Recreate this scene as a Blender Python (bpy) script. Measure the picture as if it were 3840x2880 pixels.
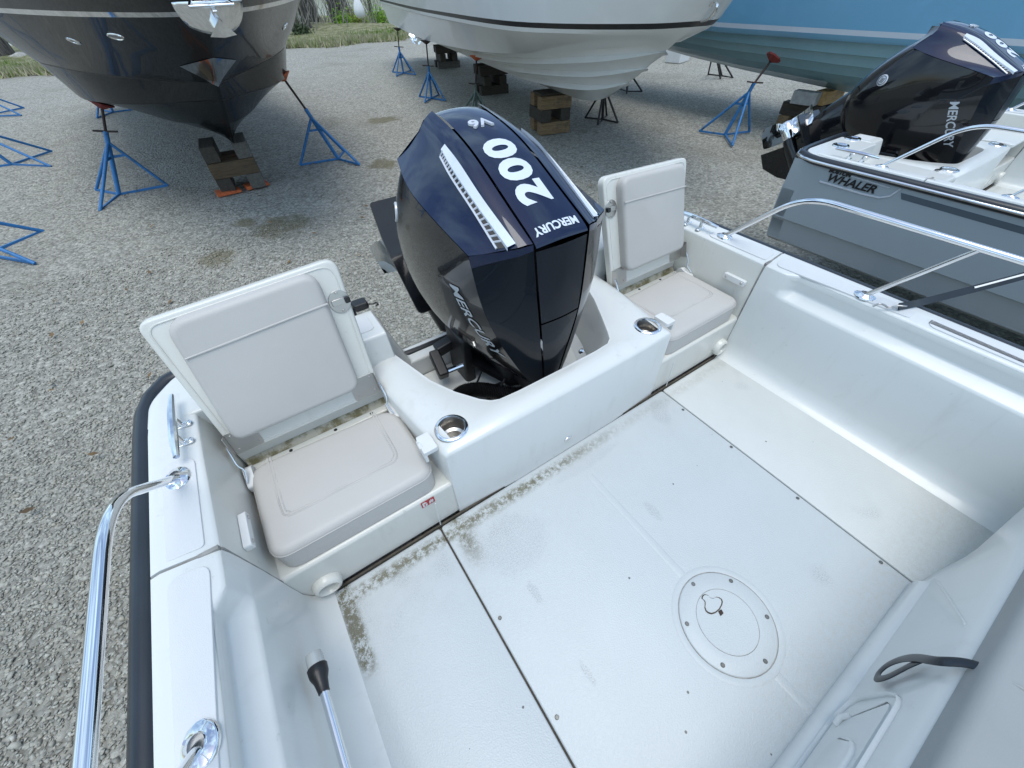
import bpy, bmesh, math, random
import numpy as np
from mathutils import Vector, Matrix
from mathutils.bvhtree import BVHTree
random.seed(7); RNG = np.random.default_rng(7)
for o in list(bpy.data.objects): bpy.data.objects.remove(o)
S = bpy.context.scene; C = S.collection
GZ = -0.75                                   # gravel level; cockpit floor is z = 0

# ------------------------------------------------------------------ camera, sky, sun, exposure
cam = bpy.data.cameras.new('camera'); camo = bpy.data.objects.new('camera', cam); C.objects.link(camo); S.camera = camo
cam.sensor_width = 36; cam.lens = 13.688; cam.clip_start = .02; cam.clip_end = 3000
Mx = Matrix(((0.82939256, 0.41800151, -0.37065175), (-0.55808531, 0.5896685, -0.58380806), (-0.02547099, 0.69106136, 0.72234716)))
camo.matrix_world = Matrix.Translation((-.676, -.657, 1.35)) @ Mx.to_4x4()

SUN_EL, SUN_AZ = math.radians(79), math.radians(205)      # azimuth measured from +y towards +x
W = bpy.data.worlds.new('World'); S.world = W; W.use_nodes = True
nt = W.node_tree; nt.nodes.clear()
wo = nt.nodes.new('ShaderNodeOutputWorld'); bg = nt.nodes.new('ShaderNodeBackground'); nt.links.new(bg.outputs[0], wo.inputs[0])
sky = nt.nodes.new('ShaderNodeTexSky'); sky.sky_type = 'NISHITA'; sky.sun_disc = False
sky.sun_elevation = SUN_EL; sky.sun_rotation = SUN_AZ; sky.air_density = 1.0; sky.dust_density = 1.4
tc = nt.nodes.new('ShaderNodeTexCoord'); mp = nt.nodes.new('ShaderNodeMapping'); mp.inputs['Scale'].default_value = (1, 1, 1.9)
nz = nt.nodes.new('ShaderNodeTexNoise'); nz.inputs['Scale'].default_value = 2.6; nz.inputs['Detail'].default_value = 7; nz.inputs['Roughness'].default_value = .58
cr = nt.nodes.new('ShaderNodeValToRGB'); cr.color_ramp.elements[0].position = .44; cr.color_ramp.elements[1].position = .66
mixc = nt.nodes.new('ShaderNodeMix'); mixc.data_type = 'RGBA'; mixc.inputs['B'].default_value = (4.5, 6.2, 7.5, 1)
nt.links.new(tc.outputs['Generated'], mp.inputs[0]); nt.links.new(mp.outputs[0], nz.inputs['Vector']); nt.links.new(nz.outputs[0], cr.inputs[0])
nt.links.new(cr.outputs[0], mixc.inputs['Factor']); nt.links.new(sky.outputs[0], mixc.inputs['A'])
nt.links.new(mixc.outputs['Result'], bg.inputs[0]); bg.inputs[1].default_value = .165
sun = bpy.data.lights.new('sun', 'SUN'); suno = bpy.data.objects.new('sun', sun); C.objects.link(suno)
sun.energy = 1.3; sun.angle = math.radians(34); sun.color = (1, .995, .95)
dv = Vector((math.sin(SUN_AZ) * math.cos(SUN_EL), math.cos(SUN_AZ) * math.cos(SUN_EL), math.sin(SUN_EL)))
suno.rotation_euler = dv.to_track_quat('Z', 'Y').to_euler()
S.view_settings.view_transform = 'Standard'; S.view_settings.look = 'None'; S.view_settings.gamma = 1; S.view_settings.exposure = 0.40
S.view_settings.use_curve_mapping = False
S.render.engine = 'CYCLES'; S.cycles.max_bounces = 8

# ------------------------------------------------------------------ helpers
def rows(*a): return [list(x) for x in a]
def obj(name, verts, faces, mat, parent=None, smooth=35, bevel=0, seg=2, sub=0):
    me = bpy.data.meshes.new(name); me.from_pydata([tuple(v) for v in verts], [], [tuple(f) for f in faces]); me.validate(); me.update()
    bm = bmesh.new(); bm.from_mesh(me); bmesh.ops.recalc_face_normals(bm, faces=bm.faces); bm.to_mesh(me); bm.free()
    o = bpy.data.objects.new(name, me); C.objects.link(o)
    if mat: me.materials.append(mat)
    if parent: o.parent = parent
    if smooth:
        me.polygons.foreach_set('use_smooth', [True] * len(me.polygons))
        if smooth < 180: me.set_sharp_from_angle(angle=math.radians(smooth))
    if sub:
        m = o.modifiers.new('sub', 'SUBSURF'); m.levels = sub; m.render_levels = sub; m.boundary_smooth = 'PRESERVE_CORNERS'
    if bevel:
        m = o.modifiers.new('bev', 'BEVEL'); m.width = bevel; m.segments = seg; m.limit_method = 'ANGLE'; m.angle_limit = math.radians(30); m.harden_normals = True
    return o
class MB:
    def __init__(s): s.v = []; s.f = []
    def add(s, v, f):
        k = len(s.v); s.v += [tuple(p) for p in v]; s.f += [tuple(i + k for i in q) for q in f]; return s
    def box(s, c, d, M=None):
        v = [Vector((x * d[0] / 2, y * d[1] / 2, z * d[2] / 2)) for x in (-1, 1) for y in (-1, 1) for z in (-1, 1)]
        if M: v = [M @ p for p in v]
        return s.add([p + Vector(c) for p in v], [(0, 1, 3, 2), (4, 6, 7, 5), (0, 4, 5, 1), (2, 3, 7, 6), (0, 2, 6, 4), (1, 5, 7, 3)])
    def beam(s, a, b, w, h=None):
        a, b = Vector(a), Vector(b); d = b - a; M = d.to_track_quat('X', 'Z').to_matrix()
        return s.box((a + b) / 2, (d.length, w, h or w), M)
    def grid(s, rws, close=False):
        n = len(rws[0]); v = [p for r in rws for p in r]; f = []
        for i in range(len(rws) - 1):
            for j in range(n if close else n - 1):
                k = (j + 1) % n; f.append((i * n + j, i * n + k, (i + 1) * n + k, (i + 1) * n + j))
        return s.add(v, f)
    def tube(s, pts, r, n=10, cap=True, flat=None):
        P = [Vector(p) for p in pts]; R = r if hasattr(r, '__len__') else [r] * len(P)
        T = [((P[min(i + 1, len(P) - 1)] - P[max(i - 1, 0)]).normalized()) for i in range(len(P))]
        up = Vector((0, 0, 1)) if abs(T[0].z) < .9 else Vector((1, 0, 0)); N = (up - T[0] * up.dot(T[0])).normalized(); rr = []
        for i, p in enumerate(P):
            N = (N - T[i] * N.dot(T[i])).normalized(); B = T[i].cross(N)
            rr.append([p + (N * math.cos(a) * (flat or 1) + B * math.sin(a)) * R[i] for a in [2 * math.pi * k / n for k in range(n)]])
        k0 = len(s.v); s.grid(rr, True)
        if cap: s.f.append(tuple(k0 + k for k in range(n))[::-1]); s.f.append(tuple(k0 + (len(P) - 1) * n + k for k in range(n)))
        return s
    def lathe(s, prof, c=(0, 0, 0), M=None, n=24):
        rr = []
        for r, z in prof:
            q = [Vector((r * math.cos(2 * math.pi * k / n), r * math.sin(2 * math.pi * k / n), z)) for k in range(n)]
            rr.append([(M @ p if M else p) + Vector(c) for p in q])
        return s.grid(rr, True)
    def disc(s, c, r, h, M=None, n=14):
        prof = [(0.0001, h), (r * .8, h), (r, h * .5), (r, 0)]
        return s.lathe(prof, c, M, n)
    def prism(s, pts, z0, z1, fn=None):
        n = len(pts); v = [(x, y, z0) for x, y in pts] + [(x, y, z1) for x, y in pts]
        if fn: v = [fn(*p) for p in v]
        return s.add(v, [tuple(range(n))[::-1], tuple(range(n, 2 * n))] + [(i, (i + 1) % n, n + (i + 1) % n, n + i) for i in range(n)])
    def pad(s, pts, h, r, fn, z0=0.0, n=4):      # soft-edged slab over outline pts (counter clockwise)
        P = [Vector(p) for p in pts]; m = len(P); nr = []
        for i in range(m):
            t = (P[(i + 1) % m] - P[i - 1]); t.normalize(); nr.append(Vector((-t.y, t.x)))
        rg = [[fn(p.x, p.y, z0) for p in P]]
        for k in range(n + 1):
            a = k / n * math.pi / 2; ins = r * (1 - math.cos(a)); z = h - r + r * math.sin(a)
            rg.append([fn(P[i].x + nr[i].x * ins, P[i].y + nr[i].y * ins, z) for i in range(m)])
        k0 = len(s.v); s.grid(rg, True); b = k0 + (n + 1) * m
        s.f.append(tuple(range(b, b + m))); return s
    def build(s, name, mat, parent=None, **k): return obj(name, s.v, s.f, mat, parent, **k)
def rpoly(pts, rad, n=5):
    P = [Vector(p) for p in pts]; m = len(P); R = rad if hasattr(rad, '__len__') else [rad] * m; out = []
    for i in range(m):
        a, b, c = P[i - 1], P[i], P[(i + 1) % m]; r = R[i]
        if r <= 0: out.append((b.x, b.y)); continue
        u = (a - b).normalized(); w = (c - b).normalized(); p0 = b + u * r; p1 = b + w * r
        for k in range(n + 1):
            t = k / n; q = p0 * (1 - t) ** 2 + b * 2 * t * (1 - t) + p1 * t * t; out.append((q.x, q.y))
    return out
def catmull(P, n):
    P = np.array(P, float); m = len(P); out = []
    for t in np.linspace(0, m - 1, n):
        i = min(int(t), m - 2); u = t - i; p1, p2 = P[i], P[i + 1]; p0 = P[i - 1] if i > 0 else 2 * p1 - p2; p3 = P[i + 2] if i + 2 < m else 2 * p2 - p1
        out.append(.5 * (2 * p1 + (p2 - p0) * u + (2 * p0 - 5 * p1 + 4 * p2 - p3) * u * u + (3 * p1 - p0 - 3 * p2 + p3) * u ** 3))
    return [tuple(q) for q in out]
def arc_path(pts, r, n=6):       # polyline with rounded bends, in 3-D
    P = [Vector(p) for p in pts]; out = [P[0]]
    for i in range(1, len(P) - 1):
        u = (P[i - 1] - P[i]); w = (P[i + 1] - P[i]); q = min(r, u.length * .49, w.length * .49); a = P[i] + u.normalized() * q; b = P[i] + w.normalized() * q
        out += [a * (1 - t) ** 2 + P[i] * 2 * t * (1 - t) + b * t * t for t in [k / n for k in range(n + 1)]]
    return out + [P[-1]]
def empty(name, loc=(0, 0, 0), rz=0):
    o = bpy.data.objects.new(name, None); C.objects.link(o); o.location = loc; o.rotation_euler = (0, 0, rz); o.empty_display_size = .1; return o
def tag(o, label=None, cat=None, group=None, kind=None):
    if label: o['label'] = label
    if cat: o['category'] = cat
    if group: o['group'] = group
    if kind: o['kind'] = kind
    return o
def bake(o):
    bpy.context.view_layer.update(); dg = bpy.context.evaluated_depsgraph_get()
    me = bpy.data.meshes.new_from_object(o.evaluated_get(dg)); o.modifiers.clear(); old = o.data; o.data = me; me.name = o.name; bpy.data.meshes.remove(old); return o
def bvh(os):
    V, F = [], []
    for o in os:
        k = len(V); V += [v.co.copy() for v in o.data.vertices]; F += [[i + k for i in p.vertices] for p in o.data.polygons]
    return BVHTree.FromPolygons(V, F)
def letters(txt, size, bold=0.0, ext=0, shear=0, sx=1.0, space=1.0, cut=None):
    cu = bpy.data.curves.new('t', 'FONT'); cu.body = txt; cu.size = size; cu.offset = bold; cu.extrude = ext; cu.shear = shear
    cu.align_x = 'CENTER'; cu.align_y = 'CENTER'; cu.space_character = space; cu.resolution_u = 4
    o = bpy.data.objects.new('t', cu); C.objects.link(o); bpy.context.view_layer.update(); dg = bpy.context.evaluated_depsgraph_get()
    me = bpy.data.meshes.new_from_object(o.evaluated_get(dg)); bpy.data.objects.remove(o)
    bm = bmesh.new(); bm.from_mesh(me); bmesh.ops.remove_doubles(bm, verts=bm.verts, dist=1e-5); bmesh.ops.triangulate(bm, faces=bm.faces)
    if cut:
        for _ in range(4):
            e = [q for q in bm.edges if q.calc_length() > cut]
            if not e: break
            bmesh.ops.subdivide_edges(bm, edges=e, cuts=1); bmesh.ops.triangulate(bm, faces=bm.faces)
    v = [Vector((q.co.x * sx, q.co.y, q.co.z)) for q in bm.verts]; bm.verts.index_update(); f = [[q.index for q in p.verts] for p in bm.faces]; bm.free(); return v, f
def copy_tree(o, parent=None):
    c = o.copy(); C.objects.link(c)
    if parent: c.parent = parent
    for ch in list(o.children): copy_tree(ch, c)
    return c

# ------------------------------------------------------------------ materials
class NT:
    def __init__(s, name):
        s.m = bpy.data.materials.new(name); s.m.use_nodes = True; s.t = s.m.node_tree; s.b = s.t.nodes['Principled BSDF']; s.out = s.t.nodes['Material Output']
    def n(s, typ, **k):
        q = s.t.nodes.new('ShaderNode' + typ)
        for a, b in k.items():
            if a in q.inputs: s.put(q.inputs[a], b)
            else: setattr(q, a, b)
        return q
    def put(s, inp, v):
        if isinstance(v, bpy.types.NodeSocket): s.t.links.new(v, inp)
        else: inp.default_value = v
    def set(s, name, v): s.put(s.b.inputs[name], v); return s
    def co(s): return s.n('TexCoord').outputs['Object']
    def noise(s, scale, detail=4, rough=.55, vec=None, dist=0): 
        q = s.n('TexNoise', Scale=scale, Detail=detail, Roughness=rough, Distortion=dist); s.t.links.new(vec or s.co(), q.inputs['Vector']); return q.outputs[0]
    def math(s, op, a, b=0.0, c=None):
        q = s.t.nodes.new('ShaderNodeMath'); q.operation = op; s.put(q.inputs[0], a); s.put(q.inputs[1], b)
        if c is not None: s.put(q.inputs[2], c)
        return q.outputs[0]
    def ramp(s, f, *st):
        q = s.t.nodes.new('ShaderNodeValToRGB'); e = q.color_ramp.elements
        while len(e) < len(st): e.new(.5)
        for el, (p, c) in zip(e, st): el.position = p; el.color = c if hasattr(c, '__len__') else (c, c, c, 1)
        s.t.links.new(f, q.inputs[0]); return q.outputs[0]
    def step(s, x, a, b):
        q = s.t.nodes.new('ShaderNodeMapRange'); q.interpolation_type = 'SMOOTHSTEP'; s.put(q.inputs[0], x); q.inputs[1].default_value = a; q.inputs[2].default_value = b; return q.outputs[0]
    def mix(s, f, a, b):
        q = s.t.nodes.new('ShaderNodeMix'); q.data_type = 'RGBA'; s.put(q.inputs['Factor'], f)
        for k, v in (('A', a), ('B', b)): s.put(q.inputs[k], v if isinstance(v, bpy.types.NodeSocket) else (tuple(v) + (1,))[:4])
        return q.outputs['Result']
    def bump(s, h, strength=.3, dist=.01):
        q = s.n('Bump', Strength=strength, Distance=dist); s.t.links.new(h, q.inputs['Height']); s.t.links.new(q.outputs[0], s.b.inputs['Normal']); return s
    def xyz(s, v=None):
        q = s.t.nodes.new('ShaderNodeSeparateXYZ'); s.t.links.new(v or s.co(), q.inputs[0]); return q.outputs
def simple(name, col, rough=.4, metal=0, coat=0, var=.12, vs=6, bump=0, bs=200, coat_rough=.05, spec=None):
    k = NT(name); f = k.noise(vs, 5)
    c = tuple(col)
    k.set('Base Color', k.mix(k.step(f, .25, .75), [x * (1 - var) for x in c], [min(1, x * (1 + var)) for x in c]))
    k.set('Roughness', k.math('ADD', rough, k.math('MULTIPLY', k.math('SUBTRACT', k.noise(vs * 3, 3), .5), min(rough, .25) * .3)))
    k.set('Metallic', metal)
    if coat: k.set('Coat Weight', coat); k.set('Coat Roughness', coat_rough)
    if spec is not None: k.set('Specular IOR Level', spec)
    if bump: k.bump(k.noise(bs, 3), bump, .002)
    return k.m
def gelcoat(name, col, dirt, rough):
    k = NT(name); P = k.n('NewGeometry').outputs['Position']; mp = k.n('Mapping'); mp.inputs['Scale'].default_value = (5, 5, 1.3); k.t.links.new(P, mp.inputs[0])
    run = k.noise(3.0, 6, .65, mp.outputs[0], .4); sp = k.noise(34, 4, .7, P); c = k.mix(k.noise(2, 4, vec=P), [x * .97 for x in col], [x * 1.03 for x in col])
    c = k.mix(k.math('MULTIPLY', k.step(run, .52, .78), .22), c, dirt); c = k.mix(k.math('MULTIPLY', k.math('MULTIPLY', k.step(sp, .62, .72), k.step(run, .45, .6)), .22), c, [x * .6 for x in dirt])
    k.set('Base Color', c); k.set('Roughness', k.math('ADD', rough, k.math('MULTIPLY', run, .10))); k.set('Coat Weight', .35); k.set('Coat Roughness', k.math('ADD', .05, k.math('MULTIPLY', k.step(run, .4, .7), .15))); k.bump(k.noise(1.1, 2, vec=P), .03, .02); return k.m
GEL = gelcoat('white_gelcoat', (.665, .675, .65), (.44, .43, .385), .28)
GELW = gelcoat('cream_gelcoat', (.655, .645, .59), (.42, .39, .31), .30)
def nonskid():
    k = NT('nonskid_gelcoat'); k.set('Base Color', k.mix(k.noise(5, 4), (.61, .62, .62), (.68, .68, .67))); k.set('Roughness', .5)
    v = k.n('TexVoronoi', Scale=620.0); k.t.links.new(k.co(), v.inputs['Vector']); k.bump(v.outputs[0], .25, .0012); return k.m
NSK = nonskid()
def floor_mat():
    k = NT('cockpit_floor_gelcoat'); g = k.n('NewGeometry'); p = k.xyz(g.outputs['Position']); x, y = p[0], p[1]; P = g.outputs['Position']
    base = k.mix(k.noise(2.5, 5, vec=P), (.48, .515, .525), (.535, .565, .565)); base = k.mix(k.step(x, .566, .5675), base, k.mix(k.noise(3, 4, vec=P), (.575, .59, .57), (.61, .625, .60)))
    n1 = k.noise(55, 5, .7, P); n2 = k.noise(9, 4, .6, P); n3 = k.noise(260, 2, .6, P)
    # algae line a hand's width off the bench front, heavy on the left, thin on the right
    band = k.math('MULTIPLY', k.step(y, -.088, -.048), k.math('SUBTRACT', 1.0, k.step(y, -.045, -.012)))
    left = k.math('SUBTRACT', 1.0, k.step(x, -.30, .35)); left = k.math('ADD', .18, k.math('MULTIPLY', left, .82))
    band = k.math('MULTIPLY', band, left)
    seam = k.math('MULTIPLY', k.math('SUBTRACT', 1.0, k.step(k.math('ABSOLUTE', k.math('ADD', x, .53)), .0, .05)), k.step(y, -.24, -.08))
    gut = k.math('MULTIPLY', k.math('SUBTRACT', 1.0, k.step(k.math('ABSOLUTE', k.math('ADD', x, .940)), .006, .034)), k.math('MULTIPLY', k.step(y, -.30, -.22), 1.3))
    m = k.math('MAXIMUM', k.math('MAXIMUM', band, k.math('MULTIPLY', seam, .8)), gut)
    m = k.math('MULTIPLY', m, k.step(k.math('ADD', k.math('ADD', n1, k.math('MULTIPLY', n2, .5)), k.math('MULTIPLY', n3, .45)), .80, 1.12))
    c = k.mix(k.math('MINIMUM', k.math('MULTIPLY', m, 1.25), 1.0), base, k.mix(n3, (.055, .055, .032), (.24, .225, .15)))
    # grey scuffed grime spreading from that line over the left panels
    gr = k.math('MULTIPLY', k.step(y, -.34, -.08), k.math('SUBTRACT', 1.0, k.step(x, -.50, -.10)))
    gr = k.math('MULTIPLY', gr, k.math('MULTIPLY', k.step(n3, .42, .62), k.step(n2, .38, .66)))
    c = k.mix(k.math('MULTIPLY', gr, .42), c, (.22, .225, .22))
    # foot scuffs and specks of dirt
    w = k.noise(3.1, 2, .5, P); sc = k.math('MULTIPLY', k.step(w, .66, .72), k.step(n3, .45, .6)); c = k.mix(k.math('MULTIPLY', sc, .4), c, (.25, .26, .27))
    for sx_, sy_, rx, ry, am in ((.078, -.391, .022, .05, .30), (-.435, -.366, .018, .045, .36), (-.435, -.617, .012, .045, .34), (.02, -.10, .20, .03, .2), (-.40, -.20, .14, .12, .22)):
        dx = k.math('DIVIDE', k.math('ADD', x, -sx_), rx); dy = k.math('DIVIDE', k.math('ADD', y, -sy_), ry); rr = k.math('ADD', k.math('MULTIPLY', dx, dx), k.math('MULTIPLY', dy, dy))
        f = k.math('MULTIPLY', k.math('SUBTRACT', 1.0, k.step(k.math('ADD', rr, k.math('MULTIPLY', k.math('SUBTRACT', n1, .5), 1.6)), .25, 1.0)), k.step(n3, .40, .62)); c = k.mix(k.math('MULTIPLY', f, am), c, (.16, .165, .17))
    sandy = k.math('MULTIPLY', k.math('SUBTRACT', 1.0, k.step(y, -1.0, -.80)), k.math('MULTIPLY', k.step(x, -.4, .05), k.step(k.math('ADD', n1, n3), .75, 1.35))); c = k.mix(k.math('MULTIPLY', sandy, .45), c, (.46, .42, .33))
    big = k.noise(1.6, 5, .6, P); c = k.mix(k.math('MULTIPLY', k.step(big, .40, .70), .14), c, (.36, .36, .34))
    v = k.n('TexVoronoi', Scale=13.0); k.t.links.new(P, v.inputs['Vector']); vc = k.xyz(v.outputs['Color'])
    sp = k.math('MULTIPLY', k.math('LESS_THAN', v.outputs['Distance'], .045), k.math('GREATER_THAN', vc[0], .72)); c = k.mix(k.math('MULTIPLY', sp, .85), c, (.07, .06, .05))
    k.set('Base Color', c); k.set('Roughness', .42); k.set('Coat Weight', .12); k.set('Coat Roughness', .2)
    v2 = k.n('TexVoronoi', Scale=300.0); k.t.links.new(P, v2.inputs['Vector']); k.bump(v2.outputs[0], .3, .002); return k.m
FLOOR = floor_mat()
def vinyl():
    k = NT('beige_vinyl'); k.set('Base Color', k.mix(k.noise(4, 4), (.46, .44, .41), (.52, .50, .47))); k.set('Roughness', .48); k.set('Specular IOR Level', .35)
    v = k.n('TexVoronoi', Scale=420.0); k.t.links.new(k.co(), v.inputs['Vector'])
    h = k.math('ADD', k.math('MULTIPLY', v.outputs[0], .25), k.math('MULTIPLY', k.noise(7, 3), 2.5)); k.bump(h, .25, .003); return k.m
VINYL = vinyl()
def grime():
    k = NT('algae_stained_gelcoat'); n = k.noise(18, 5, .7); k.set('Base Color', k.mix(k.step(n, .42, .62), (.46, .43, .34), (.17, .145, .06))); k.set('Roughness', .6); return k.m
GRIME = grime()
VGREY = simple('grey_vinyl', (.27, .285, .28), .5, var=.06, vs=3, bump=.15, bs=350)
DKSTEEL = simple('dull_screw_steel', (.16, .16, .15), .45, metal=.7, var=.2, vs=80)
CHROME = simple('polished_stainless', (.80, .81, .82), .07, metal=1, var=.04, vs=20)
STEEL = simple('brushed_stainless', (.50, .48, .455), .30, metal=1, var=.05, vs=8)
RUBBER = simple('black_rub_rail_vinyl', (.012, .016, .022), .36, coat=.15, var=.25, vs=8)
BLACKP = simple('black_plastic', (.012, .012, .013), .42, var=.3, vs=20, bump=.1)
GAP = simple('dark_joint', (.075, .062, .045), .8, var=.4, vs=40)
CAULK = simple('grey_joint', (.26, .25, .23), .7, var=.3, vs=30)
def paint(name, c0, c1, coat=1.0, flake=True, rough=.3, spec=.5):
    k = NT(name); f = k.noise(900, 1) if flake else k.noise(3, 3)
    k.set('Base Color', k.mix(k.step(f, .45, .75), c0, c1)); k.set('Roughness', rough); k.set('Coat Weight', coat); k.set('Coat Roughness', .025); k.set('Specular IOR Level', spec)
    k.bump(k.noise(1.7, 2), .02, .02); return k.m
NAVY = paint('navy_metallic_paint', (.0008, .006, .026), (.0015, .014, .066), coat=.9, spec=.1)
BLACK = paint('black_gloss_paint', (.004, .0045, .006), (.008, .009, .012), flake=False, rough=.2, coat=.75, spec=.2)
BLACKF = paint('blue_black_gloss_paint', (.0015, .004, .008), (.003, .006, .012), flake=False, rough=.2, coat=.3, spec=.12)
PANEL = paint('satin_black_panel', (.008, .010, .015), (.012, .014, .020), flake=False, rough=.35, coat=.25, spec=.15)
DHULL = paint('dark_green_black_hull', (.008, .011, .013), (.012, .015, .017), flake=False, rough=.25, coat=.28, spec=.15)
SILVER = simple('silver_lettering', (.62, .64, .68), .3, metal=.25, var=.05, vs=30)
GREYL = simple('dim_grey_lettering', (.42, .45, .48), .35, metal=.2, var=.05, vs=30)
LETTER = simple('white_silver_decal', (.60, .65, .72), .55, var=.04, vs=20)
WHULL = paint('white_hull_gelcoat', (.76, .77, .75), (.80, .81, .79), flake=False, rough=.3, coat=.35)
BHULL = paint('light_blue_hull_gelcoat', (.17, .41, .60), (.185, .43, .63), flake=False, rough=.3, coat=.5)
BSTRIPE = paint('pale_stripe_paint', (.55, .60, .66), (.6, .65, .7), flake=False, coat=.4)
BBOT = paint('pale_blue_bottom_gelcoat', (.22, .38, .43), (.25, .41, .46), flake=False, rough=.35, coat=.3)
GHULL = paint('slate_grey_hull_gelcoat', (.33, .375, .40), (.345, .39, .415), flake=False, rough=.3, coat=.4)
GHULL2 = simple('slate_grey_stripe', (.085, .105, .125), .4, var=.05)
def worn(name, col, rust, rough=.5):
    k = NT(name); n = k.noise(14, 6, .7); n2 = k.noise(40, 4)
    k.set('Base Color', k.mix(k.step(n, .54, .68), k.mix(n2, [c * .75 for c in col], [c * 1.2 for c in col]), rust)); k.set('Roughness', rough); k.bump(n2, .2, .003); return k.m
SBLUE = worn('blue_stand_paint', (.028, .17, .42), (.03, .07, .10))
SDARK = worn('dark_stand_paint', (.022, .021, .02), (.06, .03, .018))
SGREEN = worn('green_grey_stand_paint', (.09, .13, .115), (.05, .06, .05))
RUST = worn('rusty_screw_steel', (.035, .022, .018), (.10, .035, .02), .7)
RED = worn('red_pad_paint', (.20, .022, .018), (.06, .02, .02), .55)
ORANGE = worn('orange_pad_paint', (.55, .12, .035), (.25, .06, .03), .6)
def wood(name, a, b):
    k = NT(name); mp = k.n('Mapping'); mp.inputs['Scale'].default_value = (2.2, 26, 26); k.t.links.new(k.co(), mp.inputs[0]); g = k.noise(1.6, 6, .65, mp.outputs[0], 1.2)
    c = k.mix(k.step(g, .3, .72), a, b); c = k.mix(k.math('MULTIPLY', k.step(k.noise(6, 4), .5, .75), .6), c, (.05, .045, .038)); k.set('Base Color', c); k.set('Roughness', .8); k.bump(g, .5, .006); return k.m
WOODL = wood('weathered_timber', (.15, .095, .045), (.30, .205, .11)); WOODD = wood('dark_old_timber', (.030, .026, .020), (.075, .06, .045)); WOODG = wood('grey_old_timber', (.07, .065, .055), (.15, .14, .12))
WOODB = wood('brown_timber', (.06, .04, .02), (.13, .085, .045))
WOODY = wood('fresh_yellow_timber', (.30, .17, .06), (.48, .31, .13))
CONC = simple('grey_concrete', (.33, .33, .32), .85, var=.2, vs=12, bump=.4, bs=90)
WPLAS = simple('white_plastic', (.68, .68, .66), .4, var=.04, vs=8)
REDST = simple('red_sticker', (.42, .02, .025), .4, var=.06)
def gravel_mat():
    k = NT('gravel'); P = k.n('NewGeometry').outputs['Position']
    v = k.n('TexVoronoi', Scale=36.0, Randomness=1.0); k.t.links.new(P, v.inputs['Vector']); vc = k.xyz(v.outputs['Color'])
    v2 = k.n('TexVoronoi', Scale=17.0, Randomness=1.0); k.t.links.new(P, v2.inputs['Vector']); v2c = k.xyz(v2.outputs['Color'])
    c = k.ramp(vc[0], (0, (.195, .187, .158, 1)), (.35, (.35, .337, .288, 1)), (.7, (.445, .43, .368, 1)), (1, (.57, .552, .485, 1)))
    c = k.mix(k.math('MULTIPLY', v2c[1], .5), c, k.ramp(v2c[0], (0, (.21, .205, .187, 1)), (1, (.49, .478, .435, 1))))
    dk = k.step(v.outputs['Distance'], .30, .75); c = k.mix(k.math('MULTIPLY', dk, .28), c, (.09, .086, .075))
    b = k.noise(.55, 5, .6, P); c = k.mix(k.math('MULTIPLY', k.step(b, .5, .72), .35), c, (.17, .155, .115))
    q = k.noise(2.3, 5, .65, P); c = k.mix(k.math('MULTIPLY', k.step(q, .64, .74), .5), c, (.15, .135, .075)); st = None
    for sx_, sy_, sr_ in ((-.40, 5.02, .34), (-.78, 5.45, .16), (-1.2, 4.55, .20), (2.4, 4.4, .25), (-.5, 8.2, .3), (1.5, 6.5, .25), (2.6, 9.4, .35)):
        d = k.n('VectorMath', operation='DISTANCE'); k.t.links.new(P, d.inputs[0]); d.inputs[1].default_value = (sx_, sy_, GZ); w = k.math('SUBTRACT', 1.0, k.math('DIVIDE', d.outputs['Value'], sr_ * 1.5)); st = w if st is None else k.math('MAXIMUM', st, w)
    st = k.math('ADD', st, k.math('MULTIPLY', k.math('SUBTRACT', k.noise(5, 5, .7, P), .5), 1.6)); c = k.mix(k.math('MULTIPLY', k.step(st, .15, .6), .65), c, (.13, .11, .045))
    k.set('Base Color', k.mix(.08, c, (.02, .02, .02))); k.set('Roughness', .9); k.set('Specular IOR Level', .25)
    h = k.math('ADD', k.math('MULTIPLY', v.outputs['Distance'], -1.0), k.math('MULTIPLY', k.noise(120, 3, .6, P), .3)); k.bump(h, .65, .025); return k.m
GRAVEL = gravel_mat()
def stone_mat():
    k = NT('crushed_stone'); a = k.n('Attribute', attribute_name='tone'); k.set('Base Color', k.mix(k.math('MULTIPLY', k.noise(70, 3), .45), a.outputs['Color'], (.41, .402, .365))); k.set('Roughness', .88); k.set('Specular IOR Level', .25); return k.m
STONE = stone_mat()
def turf():
    k = NT('spring_grass_bank'); P = k.n('NewGeometry').outputs['Position']; c = k.ramp(k.noise(2.2, 6, .7, P), (.3, (.14, .12, .08, 1)), (.45, (.18, .19, .07, 1)), (.6, (.36, .33, .22, 1)), (.75, (.17, .23, .05, 1)))
    k.set('Base Color', c); k.set('Roughness', .95); k.bump(k.noise(14, 6, .8, P), 1, .1); return k.m
TURF = turf()
def blade():
    k = NT('grass_blades'); a = k.n('Attribute', attribute_name='tone'); k.set('Base Color', a.outputs['Color']); k.set('Roughness', .8); return k.m
BLADE = blade()
def bark():
    k = NT('grey_bark'); mp = k.n('Mapping'); mp.inputs['Scale'].default_value = (9, 9, 1.6); k.t.links.new(k.co(), mp.inputs[0]); g = k.noise(1.6, 7, .7, mp.outputs[0], .6)
    k.set('Base Color', k.mix(k.step(g, .35, .65), (.028, .025, .022), (.16, .145, .125))); k.set('Roughness', .95); k.bump(g, 1, .06); return k.m
BARK = bark(); BARKL = simple('pale_bark', (.24, .22, .19), .9, var=.4, vs=9, bump=.6, bs=20)
LEAF = simple('spring_leaves', (.09, .14, .03), .7, var=.5, vs=3)
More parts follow.
